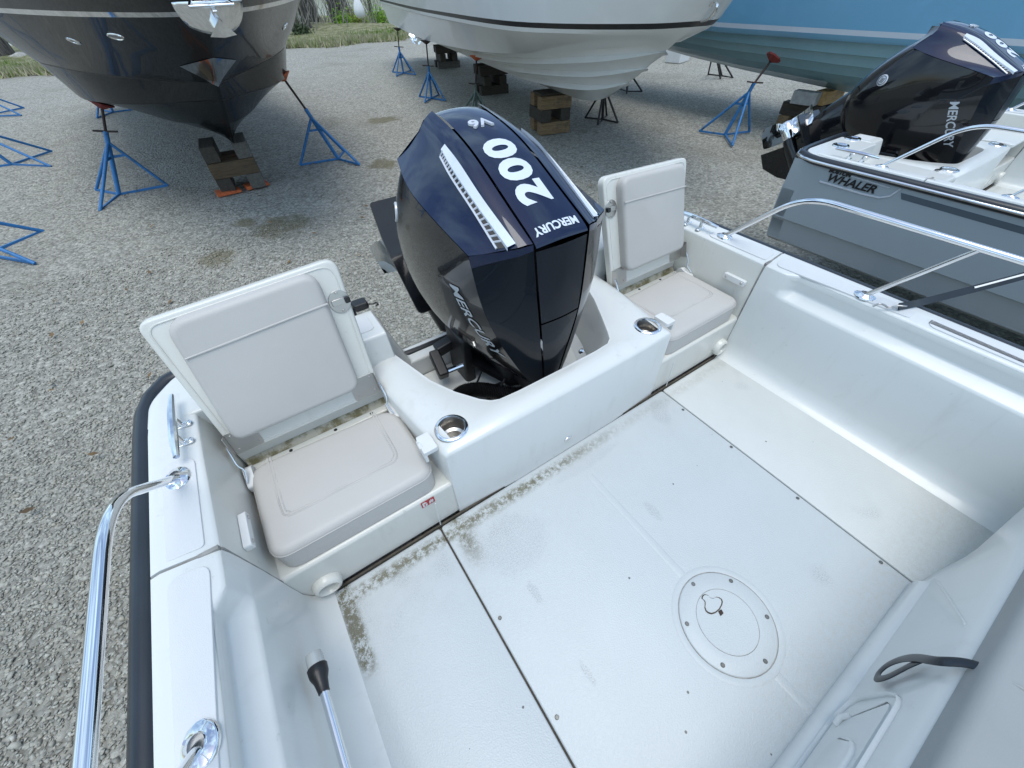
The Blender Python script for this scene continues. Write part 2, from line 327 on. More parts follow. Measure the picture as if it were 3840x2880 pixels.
WATER = NT('lake_water'); WATER.set('Base Color', (.03, .05, .06, 1)); WATER.set('Roughness', .12); WATER.bump(WATER.noise(1.2, 4), .25, .1); WATER = WATER.m
CORR = BLACKP

# ------------------------------------------------------------------ ground
def ground():
    n = 70; xs = np.concatenate([np.linspace(-14, 16, 121), np.array([20, 30, 45, 70])]); xs = np.concatenate([np.array([-70, -45, -30, -20]), xs]); ys = np.concatenate([np.array([-40, -25, -15]), np.linspace(-10, 27, 140)])
    r = [[(x, y, GZ + .012 * math.sin(x * 1.3 + y * .7) + .01 * math.sin(y * 1.9 - x * .4)) for x in xs] for y in ys]
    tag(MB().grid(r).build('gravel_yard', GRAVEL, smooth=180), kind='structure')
    edge = lambda x: 25.6 + .9 * math.sin(x * .5 + 1) + .35 * math.sin(x * 1.9)
    gx = np.linspace(-60, 70, 200); r = []
    for t in np.linspace(0, 1, 26):
        r.append([(x, edge(x) + t * (44 - edge(x)), GZ + .03 + .22 * min(1, t * 4) + (.1 * math.sin(x * 1.1 + t * 9)) * min(1, t * 3) - .9 * max(0, t - .75) * 4 * (x < -1.5)) for x in gx])
    tag(MB().grid(r).build('grass_bank', TURF, smooth=180), kind='structure')
    tag(MB().grid([[(-900, 43, GZ - .25), (900, 43, GZ - .25)], [(-900, 1500, GZ - .25), (900, 1500, GZ - .25)]]).build('lake_water', WATER), kind='structure')
    hr = [[(x, 320 + 40 * math.sin(x * .01), GZ - .3) for x in np.linspace(-900, 900, 60)], [(x, 380, 14 + 9 * math.sin(x * .013) + 5 * math.sin(x * .05)) for x in np.linspace(-900, 900, 60)], [(x, 520, -1) for x in np.linspace(-900, 900, 60)]]
    tag(MB().grid(hr).build('far_shore_hills', TURF, smooth=180), kind='structure')
    # grass tufts on the bank
    V, F, Tn = [], [], []
    for _ in range(9000):
        x = RNG.uniform(-16, 24); y = edge(x) + abs(RNG.normal(0, 3.2)) - .35; h = RNG.uniform(.0, .10) * (1 + 1.2 * (RNG.random() < .1)); g = RNG.random()
        col = (.12, .21, .02) if math.sin(x * .8) + math.sin(y * 1.1 + 2) > .9 else ((.38, .35, .22) if g < .65 else (.19, .24, .07))
        for _k in range(3):
            a = RNG.uniform(0, 6.28); dx, dy = math.cos(a) * .03, math.sin(a) * .03; k = len(V); ox, oy = RNG.normal(0, .08, 2)
            V += [(x + ox - dx, y + oy - dy, GZ), (x + ox + dx, y + oy + dy, GZ), (x + ox + RNG.normal(0, .08), y + oy + RNG.normal(0, .08), GZ + .2 + h)]; F.append((k, k + 1, k + 2)); Tn += [col] * 3
    o = obj('bank_grass', V, F, BLADE, smooth=0); at = o.data.color_attributes.new('tone', 'FLOAT_COLOR', 'POINT'); at.data.foreach_set('color', np.array([c + (1,) for c in Tn], 'f').ravel()); tag(o, 'tufts of spring grass along the edge of the gravel yard', 'grass', kind='stuff')
ground()
STAINS = ((-.40, 5.02, .34), (-.78, 5.45, .16), (-1.2, 4.55, .20), (-1.75, .25, .10), (2.4, 4.4, .25))
def stones():
    var = []
    for i in range(14):
        bm = bmesh.new(); 
        for _ in range(9): p = Vector(RNG.normal(0, 1, 3)).normalized(); bm.verts.new((p.x * .5 * RNG.uniform(.85, 1.1), p.y * .36 * RNG.uniform(.85, 1.1), p.z * .27))
        h = bmesh.ops.convex_hull(bm, input=bm.verts[:]); bmesh.ops.delete(bm, geom=[g for g in h['geom_interior'] if isinstance(g, bmesh.types.BMVert)], context='VERTS')
        bm.verts.index_update(); bm.faces.ensure_lookup_table(); var.append((np.array([v.co[:] for v in bm.verts]), np.array([[v.index for v in f.verts] for f in bm.faces]))); bm.free()
    pts = []
    def fill(x0, x1, y0, y1, dens, size, keep):
        n = int((x1 - x0) * (y1 - y0) * dens); q = np.column_stack([RNG.uniform(x0, x1, n), RNG.uniform(y0, y1, n)])
        q = q[np.array([keep(a, b) for a, b in q], bool)]; pts.append(np.column_stack([q, np.full(len(q), size)]))
    out = lambda x, y: not (abs(x) < 1.05 and y < .6)
    fill(-3.6, -1.05, -2.0, 2.2, 5200, .0235, out)
    fill(-4.6, 2.7, .55, 2.6, 4000, .0255, lambda x, y: out(x, y) and not (x > -3.6 and x < -1.05 and y < 2.2) and not (x > 2.7))
    fill(-4.6, 3.6, 2.6, 5.2, 2300, .028, lambda x, y: RNG.random() < 1 - (y - 2.6) / 4)
    fill(1.2, 2.7, -1.0, .55, 2800, .0255, out)
    P = np.vstack(pts); N = len(P); vi = RNG.integers(0, len(var), N); VV, FF, TT = [], [], []; base = 0
    pal = np.array([(.27, .258, .215), (.38, .365, .31), (.425, .408, .345), (.47, .452, .385), (.36, .345, .29), (.40, .37, .29), (.32, .322, .285), (.56, .54, .475)]); pw = np.array([.17, .2, .2, .12, .13, .08, .07, .03])
    for k, (V, F) in enumerate(var):
        idx = np.where(vi == k)[0]; m = len(idx); a = RNG.uniform(0, 2 * np.pi, m); tl = RNG.normal(0, .26, (m, 2)); sc = P[idx, 2] * np.exp(RNG.normal(-.06, .30, m))
        v = V[None] * sc[:, None, None]; ct, st = np.cos(tl[:, :1]), np.sin(tl[:, :1]); y, z = v[..., 1] * ct - v[..., 2] * st, v[..., 1] * st + v[..., 2] * ct
        ct, st = np.cos(tl[:, 1:]), np.sin(tl[:, 1:]); x, z = v[..., 0] * ct + z * st, -v[..., 0] * st + z * ct; ca, sa = np.cos(a)[:, None], np.sin(a)[:, None]
        X = x * ca - y * sa + P[idx, :1]; Y = x * sa + y * ca + P[idx, 1:2]; Zb = GZ + .012 * np.sin(X * 1.3 + Y * .7) + .01 * np.sin(Y * 1.9 - X * .4)
        Z = z + Zb + RNG.uniform(-.004, .006, (m, 1)); nv = V.shape[0]
        VV.append(np.stack([X, Y, Z], -1).reshape(-1, 3)); FF.append((F[None] + (base + np.arange(m) * nv)[:, None, None]).reshape(-1, 3)); base += m * nv
        col = pal[RNG.choice(len(pal), m, p=pw)] * RNG.uniform(.84, 1.08, (m, 1)) * .92; px_, py_ = P[idx, 0], P[idx, 1]; mk = np.zeros(m)
        for sx_, sy_, sr_ in STAINS: mk = np.maximum(mk, np.clip(1.35 - np.hypot(px_ - sx_, (py_ - sy_) * .8) / sr_ + .35 * np.sin(px_ * 9 + py_ * 4) * np.sin(py_ * 11), 0, 1))
        mk = (mk * (.55 + .45 * RNG.random(m)))[:, None] * .75; col = col * (1 - mk) + np.array([.15, .125, .055]) * mk; TT.append(np.repeat(np.column_stack([col, np.ones(m)]), nv, 0))
    V = np.vstack(VV); F = np.vstack(FF); me = bpy.data.meshes.new('gravel_stones'); me.vertices.add(len(V)); me.vertices.foreach_set('co', V.astype('f').ravel())
    me.loops.add(F.size); me.loops.foreach_set('vertex_index', F.astype('i').ravel()); me.polygons.add(len(F)); me.polygons.foreach_set('loop_start', np.arange(0, F.size, 3, dtype='i')); me.update(calc_edges=True)
    at = me.color_attributes.new('tone', 'FLOAT_COLOR', 'POINT'); at.data.foreach_set('color', np.vstack(TT).astype('f').ravel()); me.materials.append(STONE)
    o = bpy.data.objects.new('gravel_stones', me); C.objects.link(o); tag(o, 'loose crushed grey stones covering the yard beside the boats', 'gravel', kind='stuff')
stones()

# ------------------------------------------------------------------ lofted hulls of the boats behind
def hull(root, F, a, rws, N, parts, stern=True):
    """rws: list of rows (top to keel), each a list of (f, w, z) from the stem aft; parts: (i, j, name, material) row ranges"""
    a = Vector((a[0], a[1], 0)).normalized(); n = Vector((a.y, -a.x, 0)); n = n if n.x < 0 else -n
    tt = np.linspace(0, 1, N) ** 1.5
    R = []
    for r in rws:
        d = np.array(r, float); L = np.concatenate([[0], np.cumsum(np.linalg.norm(np.diff(d, axis=0), axis=1))]); L /= L[-1]
        d[0, 1] = 0; dense = np.array(catmull(d, 200)); dense[:, 1] = np.maximum(dense[:, 1], 0); LL = np.concatenate([[0], np.cumsum(np.linalg.norm(np.diff(dense, axis=0), axis=1))]); LL /= LL[-1]
        R.append([tuple(np.interp(t, LL, dense[:, k]) for k in range(3)) for t in tt])
    def pt(p, s): q = Vector((F[0], F[1], 0)) + a * p[0] + n * (p[1] * s); return (q.x - root.location.x, q.y - root.location.y, p[2] - root.location.z)
    for i, j, name, mat in parts:
        b = MB()
        for s in (1, -1): b.grid([[pt(p, s) for p in R[k]] for k in range(i, j + 1)])
        o = b.build(name, mat, root, smooth=28)
        bm = bmesh.new(); bm.from_mesh(o.data); bmesh.ops.remove_doubles(bm, verts=bm.verts, dist=.004); bmesh.ops.recalc_face_normals(bm, faces=bm.faces); bm.to_mesh(o.data); bm.free()
    b = MB(); b.grid([[pt((p[0], p[1] - .004, p[2]), 1) for p in R[0]], [pt((p[0], p[1] - .004, p[2] + .0), -1) for p in R[0]]]); b.build('deck', parts[0][3], root)
    if stern: b = MB(); ed = [pt(r[-1], 1) for r in R] + [pt(r[-1], -1) for r in R[::-1]]; b.add(ed, [tuple(range(len(ed)))]); b.build('transom', parts[0][3], root)
    return a, n
def on_hull(root, F, a, n, f, w, z, s=1): q = Vector((F[0], F[1], 0)) + a * f + n * (w * s); return Vector((q.x - root.location.x, q.y - root.location.y, z - root.location.z))
# dark boat
DF, DA = (-.48, 6.48), (.08, -1)
dark = empty('cabin_cruiser', (-.5, 7.0, GZ)); tag(dark, 'glossy black hulled boat with bow towards the camera and a polished anchor', 'boat', 'boats stored ashore in the gravel yard')
drows = [[(2.62, .02, 1.44), (2.3, .42, 1.44), (1.4, .98, 1.45), (0, 1.52, 1.47), (-1, 1.82, 1.48), (-3, 2.0, 1.48), (-9, 1.95, 1.48)],
         [(2.26, .02, 1.225), (1.95, .40, 1.23), (1.15, .93, 1.25), (0, 1.47, 1.28), (-1, 1.77, 1.30), (-3, 1.95, 1.32), (-9, 1.91, 1.32)],
         [(2.20, .02, 1.195), (1.9, .39, 1.20), (1.1, .92, 1.215), (0, 1.46, 1.245), (-1, 1.76, 1.265), (-3, 1.94, 1.285), (-9, 1.90, 1.285)],
         [(1.52, .012, .90), (1.2, .31, .90), (.5, .79, .92), (-.7, 1.46, .95), (-3, 1.76, .96), (-9, 1.72, .95)],
         [(.97, .008, .635), (.55, .35, .66), (0, .83, .70), (-.8, 1.30, .76), (-2.5, 1.60, .79), (-9, 1.6, .79)],
         [(.94, .004, .615), (.52, .335, .64), (0, .81, .68), (-.8, 1.28, .74), (-2.5, 1.58, .77), (-9, 1.58, .77)],
         [(.72, .004, .46), (.35, .34, .44), (-.1, .78, .42), (-.75, 1.14, .40), (-1.6, 1.34, .37), (-3, 1.42, .35), (-9, 1.44, .32)],
         [(.70, .003, .445), (.33, .31, .425), (-.1, .74, .405), (-.75, 1.09, .385), (-1.6, 1.28, .355), (-3, 1.36, .335), (-9, 1.38, .31)],
         [(.36, .003, .17), (.1, .22, .16), (-.6, .55, .14), (-1.6, .72, .12), (-3, .78, .11), (-9, .8, .08)],
         [(.34, .002, .155), (.1, .20, .145), (-.6, .52, .125), (-1.6, .69, .10), (-3, .75, .09), (-9, .77, .06)],
         [(.02, .002, -.12), (-.3, .004, -.135), (-1.2, .004, -.145), (-3, .004, -.15), (-9, .004, -.17)]]
da, dn = hull(dark, DF, DA, drows, 40, [(0, 1, 'sheer_band', DHULL), (1, 2, 'rub_strip', CHROME), (2, 4, 'topsides', DHULL), (4, 5, 'knuckle_groove', BLACKP), (5, 6, 'lower_topsides', DHULL), (6, 7, 'chine_strip', BLACKP), (7, 10, 'bottom', DHULL)])
# white boat
WF, WA = (4.52, 4.9), (-.25, -.968)
white = empty('sport_boat', (5.2, 8, GZ)); tag(white, 'white hulled boat with a thin black stripe propped on timber blocks', 'boat', 'boats stored ashore in the gravel yard')
wrows = [[(3.0, .02, 1.75), (2.6, .42, 1.72), (1.6, 1.1, 1.68), (0, 1.62, 1.62), (-3, 1.82, 1.55), (-12.5, 1.8, 1.5)],
         [(2.12, .02, .985), (1.9, .45, .975), (1.1, 1.08, .965), (0, 1.49, .965), (-2.8, 1.67, .96), (-6, 1.72, .95), (-12.5, 1.7, .95)],
         [(2.05, .02, .935), (1.84, .44, .925), (1.07, 1.06, .915), (0, 1.48, .915), (-2.8, 1.66, .91), (-6, 1.71, .90), (-12.5, 1.69, .90)],
         [(1.98, .018, .89), (1.78, .43, .885), (1.05, 1.04, .875), (0, 1.46, .87), (-2.8, 1.65, .865), (-6, 1.70, .855), (-12.5, 1.68, .855)],
         [(1.95, .01, .875), (1.75, .39, .865), (1.02, 1.0, .855), (0, 1.43, .85), (-2.8, 1.62, .845), (-6, 1.67, .835), (-12.5, 1.65, .835)],
         [(1.86, .012, .81), (1.36, .42, .745), (.5, .83, .65), (-.8, 1.22, .54), (-3, 1.45, .45), (-6.4, 1.52, .36), (-12.5, 1.52, .34)],
         [(1.84, .008, .80), (1.34, .35, .74), (.5, .76, .645), (-.8, 1.15, .535), (-3, 1.37, .445), (-6.4, 1.44, .355), (-12.5, 1.44, .335)],
         [(1.66, .012, .70), (1.3, .33, .62), (.7, .62, .54), (-.6, .93, .42), (-2.4, 1.12, .33), (-6, 1.18, .26), (-12.5, 1.18, .24)],
         [(1.63, .006, .69), (1.28, .27, .615), (.68, .55, .535), (-.6, .85, .415), (-2.4, 1.04, .325), (-6, 1.11, .255), (-12.5, 1.11, .235)],
         [(1.40, .010, .52), (1.0, .26, .43), (.45, .46, .35), (-.7, .70, .265), (-2.1, .84, .205), (-6, .88, .15), (-12.5, .88, .13)],
         [(1.37, .005, .51), (.98, .20, .425), (.43, .39, .345), (-.7, .62, .26), (-2.1, .76, .20), (-6, .81, .145), (-12.5, .81, .125)],
         [(1.02, .008, .32), (.7, .18, .23), (.2, .31, .155), (-.9, .45, .085), (-2.4, .52, .05), (-6, .54, .02), (-12.5, .54, .0)],
         [(.98, .004, .31), (.68, .13, .225), (.18, .25, .15), (-.9, .38, .08), (-2.4, .45, .045), (-6, .48, .015), (-12.5, .48, -.005)],
         [(.55, .003, .10), (.2, .004, .0), (-.2, .004, -.06), (-1.2, .004, -.10), (-4, .004, -.12), (-12.5, .004, -.13)]]
for i in (11, 9, 7):      # each spray strake: a lip that stands out from the panel above it
    r = wrows[i]; wrows.insert(i, [(f - .03, max(0, w - .045 * min(1, k / 1.5)), z + .058 * min(1, k / 1.5)) for k, (f, w, z) in enumerate(r)])
wa, wn = hull(white, WF, WA, wrows, 44, [(0, 1, 'topsides', WHULL), (1, 2, 'black_stripe', BLACKP), (2, 16, 'bottom', WHULL)])
# blue boat: long nearly straight side
blue = empty('centre_console_boat', (8.6, 4, GZ)); tag(blue, 'large light blue boat with a pale stripe beyond the raised outboard', 'boat', 'boats stored ashore in the gravel yard')
def blue_boat():
    cx = 8.62; sec = [(7.36, 1.75), (7.45, 1.2), (7.52, .705), (7.525, .645), (7.545, .60), (7.57, .575), (7.65, .56), (7.68, .42), (7.75, .405), (7.80, .275), (7.88, .26), (7.98, .125), (8.06, .11), (8.24, -.03), (8.30, -.045), (8.62, -.18)]
    names = [(0, 2, 'topsides', BHULL), (2, 3, 'pale_stripe', BSTRIPE), (3, 6, 'chine_band', BHULL), (6, 15, 'bottom', BBOT)]
    ys = [-5, -3, -1, 1, 3, 5, 6.4, 7.6, 8.8, 9.8, 10.6, 11.2]
    def P(i, y, s):
        x, z = sec[i]; t = max(0, (y - 4.5) / 6.7); h = (cx - x) * (1 - .96 * t ** 2.2 * (1.15 - .35 * min(1, max(0, z) / 1.2)) if t < 1 else .02); h = max(h, .01)
        return (cx - s * h - blue.location.x, y - blue.location.y, z + .055 * max(0, y - 2.5) * min(1, max(0, (.575 - z) / .755)) + .45 * max(0, t) ** 2 * (1 - min(1, max(0, (z + .2) / 2.4))) - blue.location.z)
    for i, j, nm, m in names:
        b = MB()
        for s in (1, -1): b.grid([[P(k, y, s) for y in ys] for k in range(i, j + 1)])
        b.build(nm, m, blue, smooth=24)
    MB().grid([[P(0, y, 1) for y in ys], [P(0, y, -1) for y in ys]]).build('deck', BHULL, blue)
blue_boat()

# ------------------------------------------------------------------ outboard motor (boat frame, trimmed up)
def outboard(root):
    parts = {}
    m = lambda L: [(-x, y, z) for x, y, z in L]
    T = [(.094, .126, .864), (.091, .27, .932), (.087, .42, 1.010), (.082, .55, 1.048), (.077, .684, 1.070)]
    U = [(.137, .140, .858), (.140, .29, .928), (.140, .42, .993), (.134, .54, 1.028), (.118, .675, 1.052)]
    V = [(.172, .170, .850), (.170, .30, .905), (.166, .42, .958), (.156, .54, .995), (.140, .67, 1.028)]
    Wd = [(.245, .216, .839), (.252, .34, .866), (.254, .46, .890), (.248, .59, .912), (.205, .74, .945)]
    g = .004
    ctr = [[(-T[0][0] + g, .121, .850), (-.045, .119, .853), (0, .118, .855), (.045, .119, .853), (T[0][0] - g, .121, .850)]]
    for (x, y, z) in T: ctr.append([(-x + g, y, z), (-x * .5, y, z + .006), (0, y, z + .008), (x * .5, y, z + .006), (x - g, y, z)])
    ctr.append([(q[0] * .95, .735, 1.045 + (0.004 if abs(q[0]) < .05 else 0)) for q in ctr[-1]])
    tp = MB().grid(ctr).build('top_panel', NAVY, root, smooth=180, sub=2); bake(tp)
    for s in (1, -1):
        f = lambda L: [(x * s, y, z) for x, y, z in L]
        sh = MB().grid([f([(x + g, y, z) for x, y, z in T]), f([((x + u[0]) / 2, (y + u[1]) / 2, (z + u[2]) / 2 + .003) for (x, y, z), u in zip(T, U)]), f(U), f(V), f([((a[0] + b[0]) / 2 - .004, (a[1] + b[1]) / 2, (a[2] + b[2]) / 2 - .004) for a, b in zip(V, Wd)]), f(Wd)])
        bake(sh.build('cowl_shoulder', NAVY, root, smooth=180, sub=2))
        # lip under the wing tip
        lp = [f([(.094 + g, .124, .862), (.137, .138, .856), (.172, .166, .848), (.245, .214, .838)]), f([(.094 + g, .122, .846), (.137, .136, .836), (.174, .168, .822), (.240, .216, .800)])]
        MB().grid(lp).build('front_lip', NAVY, root, smooth=180)
    # front: two facets and the middle panel in two pieces
    E = [(.240, .216, .800), (.231, .202, .686), (.210, .190, .600), (.172, .183, .497), (.142, .174, .430), (.103, .162, .345), (.062, .158, .275)]
    Sm = [(.094, .122, .846), (.086, .112, .690), (.078, .108, .600), (.062, .116, .490), (.052, .122, .430), (.042, .128, .364), (.030, .136, .285)]
    for s in (1, -1):
        MB().grid([[(x * s, y, z) for x, y, z in E], [((x + u[0] + g) / 2 * s, (y + u[1]) / 2 - .008, (z + u[2]) / 2) for (x, y, z), u in zip(E, Sm)], [((x + g) * s, y, z) for x, y, z in Sm]]).build('front_facet', BLACKF, root, smooth=180, sub=2)
    for nm, i, j, mt, dz in (('front_panel', 0, 2, PANEL, .003), ('lower_front_panel', 2, 6, BLACKF, -.003)):
        L = [list(q) for q in Sm[i:j + 1]]; k = 0 if dz < 0 else -1; L[k][2] += dz
        if i == 0: L[0][2] -= .006
        MB().grid([[(x * c if abs(c) < 1 else (x - g) * c, y - (.006 if c == 0 else .004 if abs(c) < 1 else 0), z) for c in (-1, -.5, 0, .5, 1)] for x, y, z in L]).build(nm, mt, root, smooth=180, sub=1)
    # sides and back in one sheet
    st = [[(.245, .217, .836)] + E[:1] + E[1:],
          [(.252, .34, .863), (.260, .34, .80), (.264, .35, .70), (.256, .35, .60), (.235, .34, .50), (.205, .32, .42), (.165, .30, .35), (.11, .29, .285)],
          [(.254, .46, .887), (.266, .48, .82), (.271, .52, .71), (.268, .54, .60), (.250, .52, .48), (.222, .48, .40), (.185, .45, .335), (.13, .42, .28)],
          [(.248, .59, .909), (.262, .62, .85), (.268, .69, .73), (.264, .74, .60), (.248, .73, .46), (.220, .67, .375), (.18, .60, .315), (.13, .54, .265)],
          [(.205, .74, .942), (.212, .80, .87), (.222, .90, .74), (.220, .96, .60), (.203, .93, .44), (.175, .85, .345), (.14, .74, .285), (.1, .66, .24)],
          [(.10, .745, .99), (.105, .86, .90), (.11, .98, .76), (.11, 1.05, .61), (.105, 1.01, .44), (.09, .92, .345), (.07, .80, .285), (.05, .70, .24)],
          [(0, .75, 1.0), (0, .87, .905), (0, 1.0, .765), (0, 1.07, .61), (0, 1.03, .44), (0, .94, .345), (0, .82, .285), (0, .71, .24)]]
    st2 = [[tuple(p) for p in r] for r in st] + [[(-x, y, z) for x, y, z in r] for r in st[-2::-1]]
    side = MB().grid(st2).build('lower_cowl', BLACK, root, smooth=180, sub=2); bake(side)
    # back of the upper cowl, between shoulder ends and the side sheet
    for s in (1, -1):
        MB().grid([[(x * s, y, z) for x, y, z in L] for L in ([(.073, .735, 1.047), (.118, .677, 1.052), (.14, .672, 1.028), (.205, .74, .945)], [(.05, .742, 1.02), (.09, .735, 1.0), (.10, .745, .99), (.20, .742, .943)])]).build('rear_cowl', BLACK, root, smooth=180)
    MB().box((0, .46, .72), (.16, .46, .22)).box((0, .52, .5), (.2, .42, .45)).build('engine_core', BLACKP, root, bevel=.03)
    # vents: silver blade and louvers on each shoulder
    for s in (1, -1):
        up = [(.136, .150, .866), (.141, .30, .936), (.140, .42, .996), (.134, .51, 1.022)]; lo = [(.155, .155, .860), (.156, .30, .921), (.154, .42, .976), (.144, .51, 1.011)]
        up = catmull(up, 14); lo = catmull(lo, 14); dn_ = .002
        b = MB(); b.grid([[(x * s, y, z - .01) for x, y, z in up], [(x * s, y, z + dn_) for x, y, z in up], [((x + .004) * s, y, z + dn_) for x, y, z in lo], [((x + .004) * s, y, z - .01) for x, y, z in lo]]); b.build('vent_blade', LETTER, root, smooth=40)
        c0 = [(.158, .165, .853), (.160, .30, .913), (.157, .42, .969), (.147, .50, 1.005)]; c1 = [(.176, .180, .8485), (.171, .30, .9065), (.167, .42, .960), (.156, .50, .992)]
        n = 22; c0 = catmull(c0, n); c1 = catmull(c1, n)
        MB().grid([[(x * s, y, z + .004) for x, y, z in c0], [((x + .001) * s, y, z + .004) for x, y, z in c1]]).build('vent_recess', BLACKP, root)
        b = MB()
        for p, q in list(zip(c0, c1))[1:]: b.beam((p[0] * s, p[1], p[2] + .006), (q[0] * s, q[1] + .004, q[2] + .006), .004)
        b.tube([(x * s + .002 * s, y, z + .005) for x, y, z in c1], .0035, 5); b.build('vent_louvers', SILVER, root)
    # lettering
    tb = bvh([tp]); top_hit = lambda x, y: (tb.ray_cast(Vector((x, y, 2)), Vector((0, 0, -1)))[0] or Vector((x, y, .9)))
    def top_text(txt, size, y0, d, up, mat, name, h=.0015, **k):
        v, f = letters(txt, size, cut=.012, **k); out = []
        for p in v:
            q = Vector((0, y0, 0)) + Vector(d) * p.x + Vector(up) * p.y; hp = top_hit(q.x, q.y); out.append((hp.x, hp.y, hp.z + h + p.z))
        return obj(name, out, f, mat, root, smooth=0)
    top_text('200', .130, .338, (0, .93, 0), (-1, 0, 0), LETTER, 'power_number', bold=.0062, sx=1.14, space=1.14)
    top_text('V6', .052, .535, (-1, 0, 0), (0, -.93, 0), SILVER, 'cylinder_badge', bold=.0016, ext=.003, h=.004, sx=1.25)
    top_text('MERCURY', .033, .152, (-1, 0, 0), (0, -.93, 0), LETTER, 'maker_name', bold=.0011, sx=1.0, space=1.0)
    sb = bvh([side])
    for s in (-1, 1):
        d = Vector((0, -.36, -.93)); u = Vector((0, -.93, .36)) if s < 0 else Vector((0, .93, -.36)); v, f = letters('MERCURY', .064, bold=.0012, sx=.98, shear=.25, cut=.015); out = []
        for p in v:
            q = Vector((s * .6, .275, .575)) + (d if s < 0 else -d) * p.x + (u if s < 0 else -u) * p.y
            h = sb.ray_cast(q, Vector((-s, 0, 0)))
            out.append((h[0] + Vector((s * .0022, 0, 0))) if h[0] else Vector((s * .2, q.y, q.z)))
        obj('side_maker_name', out, f, GREYL, root, smooth=0)
    # leg, anti-ventilation plate, gearcase, skeg, propeller
    leg = [(.17, [(.66, .62), (.98, .78), (1.10, .30), (.78, .20)]), (.13, [(.95, .46), (1.20, .56), (1.26, .12), (.98, .10)])]
    def quad_loft(secs, name, mat):
        b = MB(); rr = []
        for hw, q in secs:
            ring = []
            for sx, idx in ((1, (0, 1)), (1, (1, 2)), (-1, (2, 3))): pass
            a0, a1, a2, a3 = q
            ring = [(0, *a0), (hw * .8, a0[0] * .8 + a1[0] * .2, a0[1] * .8 + a1[1] * .2), (hw, (a0[0] + a1[0]) / 2, (a0[1] + a1[1]) / 2), (hw * .5, *a1), (0, *a1)]
            rr.append(ring)
        return b
    def leg_ring(cy, cz, L, hw):     # section normal to the leg axis; axis points aft and down
        ax = Vector((0, .74, -.67)); w = Vector((0, .67, .74)); c = Vector((0, cy, cz)); out = []
        for k in range(16):
            t = 2 * math.pi * k / 16; u = math.cos(t); out.append(c + w * (L * u) + Vector((hw * math.sin(t) * (1 - .35 * max(0, u)), 0, 0)))
        return out
    MB().grid([leg_ring(.62, .66, .26, .19), leg_ring(.82, .50, .27, .165), leg_ring(1.0, .36, .24, .14), leg_ring(1.13, .255, .2, .10), leg_ring(1.20, .20, .17, .06)], True).build('midsection', BLACK, root, smooth=60)
    w = Vector((0, .67, .74)); ax = Vector((0, .74, -.67)); pc = Vector((0, 1.13, .255))
    pl = rpoly([(-.17, -.30), (.17, -.30), (.185, .10), (.165, .30), (-.165, .30), (-.185, .10)], [.03, .03, .06, .015, .015, .06], 3)
    fn = lambda hgt: (lambda x, v, z: tuple(Vector((x, 0, 0)) + pc + w * (v + .14) + ax * z))
    MB().prism(pl, -.006, .006, fn(0)).build('ventilation_plate', BLACK, root, smooth=40)
    gc = Vector((0, 1.27, .13)); rr = []
    for t, r in ((-.30, .012), (-.27, .05), (-.12, .072), (.05, .072), (.12, .062), (.15, .055)):
        rr.append([gc + w * t + (Vector((1, 0, 0)) * math.cos(k * math.pi / 6) + ax * math.sin(k * math.pi / 6)) * r for k in range(12)])
    MB().grid(rr, True).build('gearcase', BLACK, root, smooth=60)
    MB().prism([(-.26, 0.02), (.10, .02), (.15, .27), (.02, .29), (-.12, .19)], -.008, .008, lambda v, d, z: tuple(gc + w * v + ax * d + Vector((z, 0, 0)))).build('skeg', BLACK, root, smooth=0)
    MB().grid([leg_ring(1.13, .255, .17, .05), leg_ring(1.27, .13, .16, .04)], True).build('lower_strut', BLACK, root, smooth=60)
    pr = MB(); hub = gc + w * .22
    pr.grid([[gc + w * t + (Vector((1, 0, 0)) * math.cos(k * math.pi / 6) + ax * math.sin(k * math.pi / 6)) * r for k in range(12)] for t, r in ((.14, .052), (.2, .056), (.29, .05), (.30, .03))], True)
    for kb in range(3):
        a0 = kb * 2.094 + .5; rr = []
        for i in range(6):
            r = .05 + .035 * i; hw = [.5, .62, .62, .55, .4, .12][i]; rr.append([hub + (Vector((1, 0, 0)) * math.cos(a0 + t * hw) + ax * math.sin(a0 + t * hw)) * r + w * (t * .075 + .012 * i * .4) for t in (-1, -.5, 0, .5, 1)])
        pr.grid(rr)
    pr.build('propeller', CHROME, root, smooth=60)
    for s in (-1, 1):
        h = sb.ray_cast(Vector((s * .6, .80, .76)), Vector((-s, 0, 0)))
        c = h[0] if h[0] else Vector((s * .21, .80, .76)); nn = h[1] if h[0] else Vector((s, 0, 0)); nn = nn if nn.x * s > 0 else -nn; Mq = nn.to_track_quat('Z', 'Y').to_matrix()
        b = MB(); b.lathe([(.001, .005), (.030, .005), (.034, .003), (.035, -.006)], tuple(c), Mq, 20); o = b.build('round_badge', SILVER, root, smooth=40)
        q = lambda x, y: c + Mq @ Vector((x, y, .006)); b = MB(); b.tube([q(math.cos(t) * .026, math.sin(t) * .026) for t in np.linspace(0, 6.283, 20)], .0022, 5)
        for k in (-.010, 0, .010): b.tube([q(k - .003, -.014), q(k + .003, .014)], .0026, 5)
        b.build('badge_mark', BLACKP, root)
    # bracket, tilt rod, hoses in the well
    b = MB(); b.box((0, .60, .16), (.26, .12, .42)); b.box((-.17, .55, .20), (.05, .16, .28)).box((.17, .55, .20), (.05, .16, .28)); b.build('clamp_bracket', BLACKP, root, bevel=.015)
    b = MB(); b.tube([(-.285, .50, .195), (-.12, .49, .195)], .012, 10); b.build('steering_rod', CHROME, root)
    b = MB(); b.beam((-.275, .60, .235), (-.288, .485, .185), .045, .05).beam((-.262, .60, .235), (-.16, .60, .255), .05, .05); b.build('steering_arm', BLACKP, root, bevel=.008)
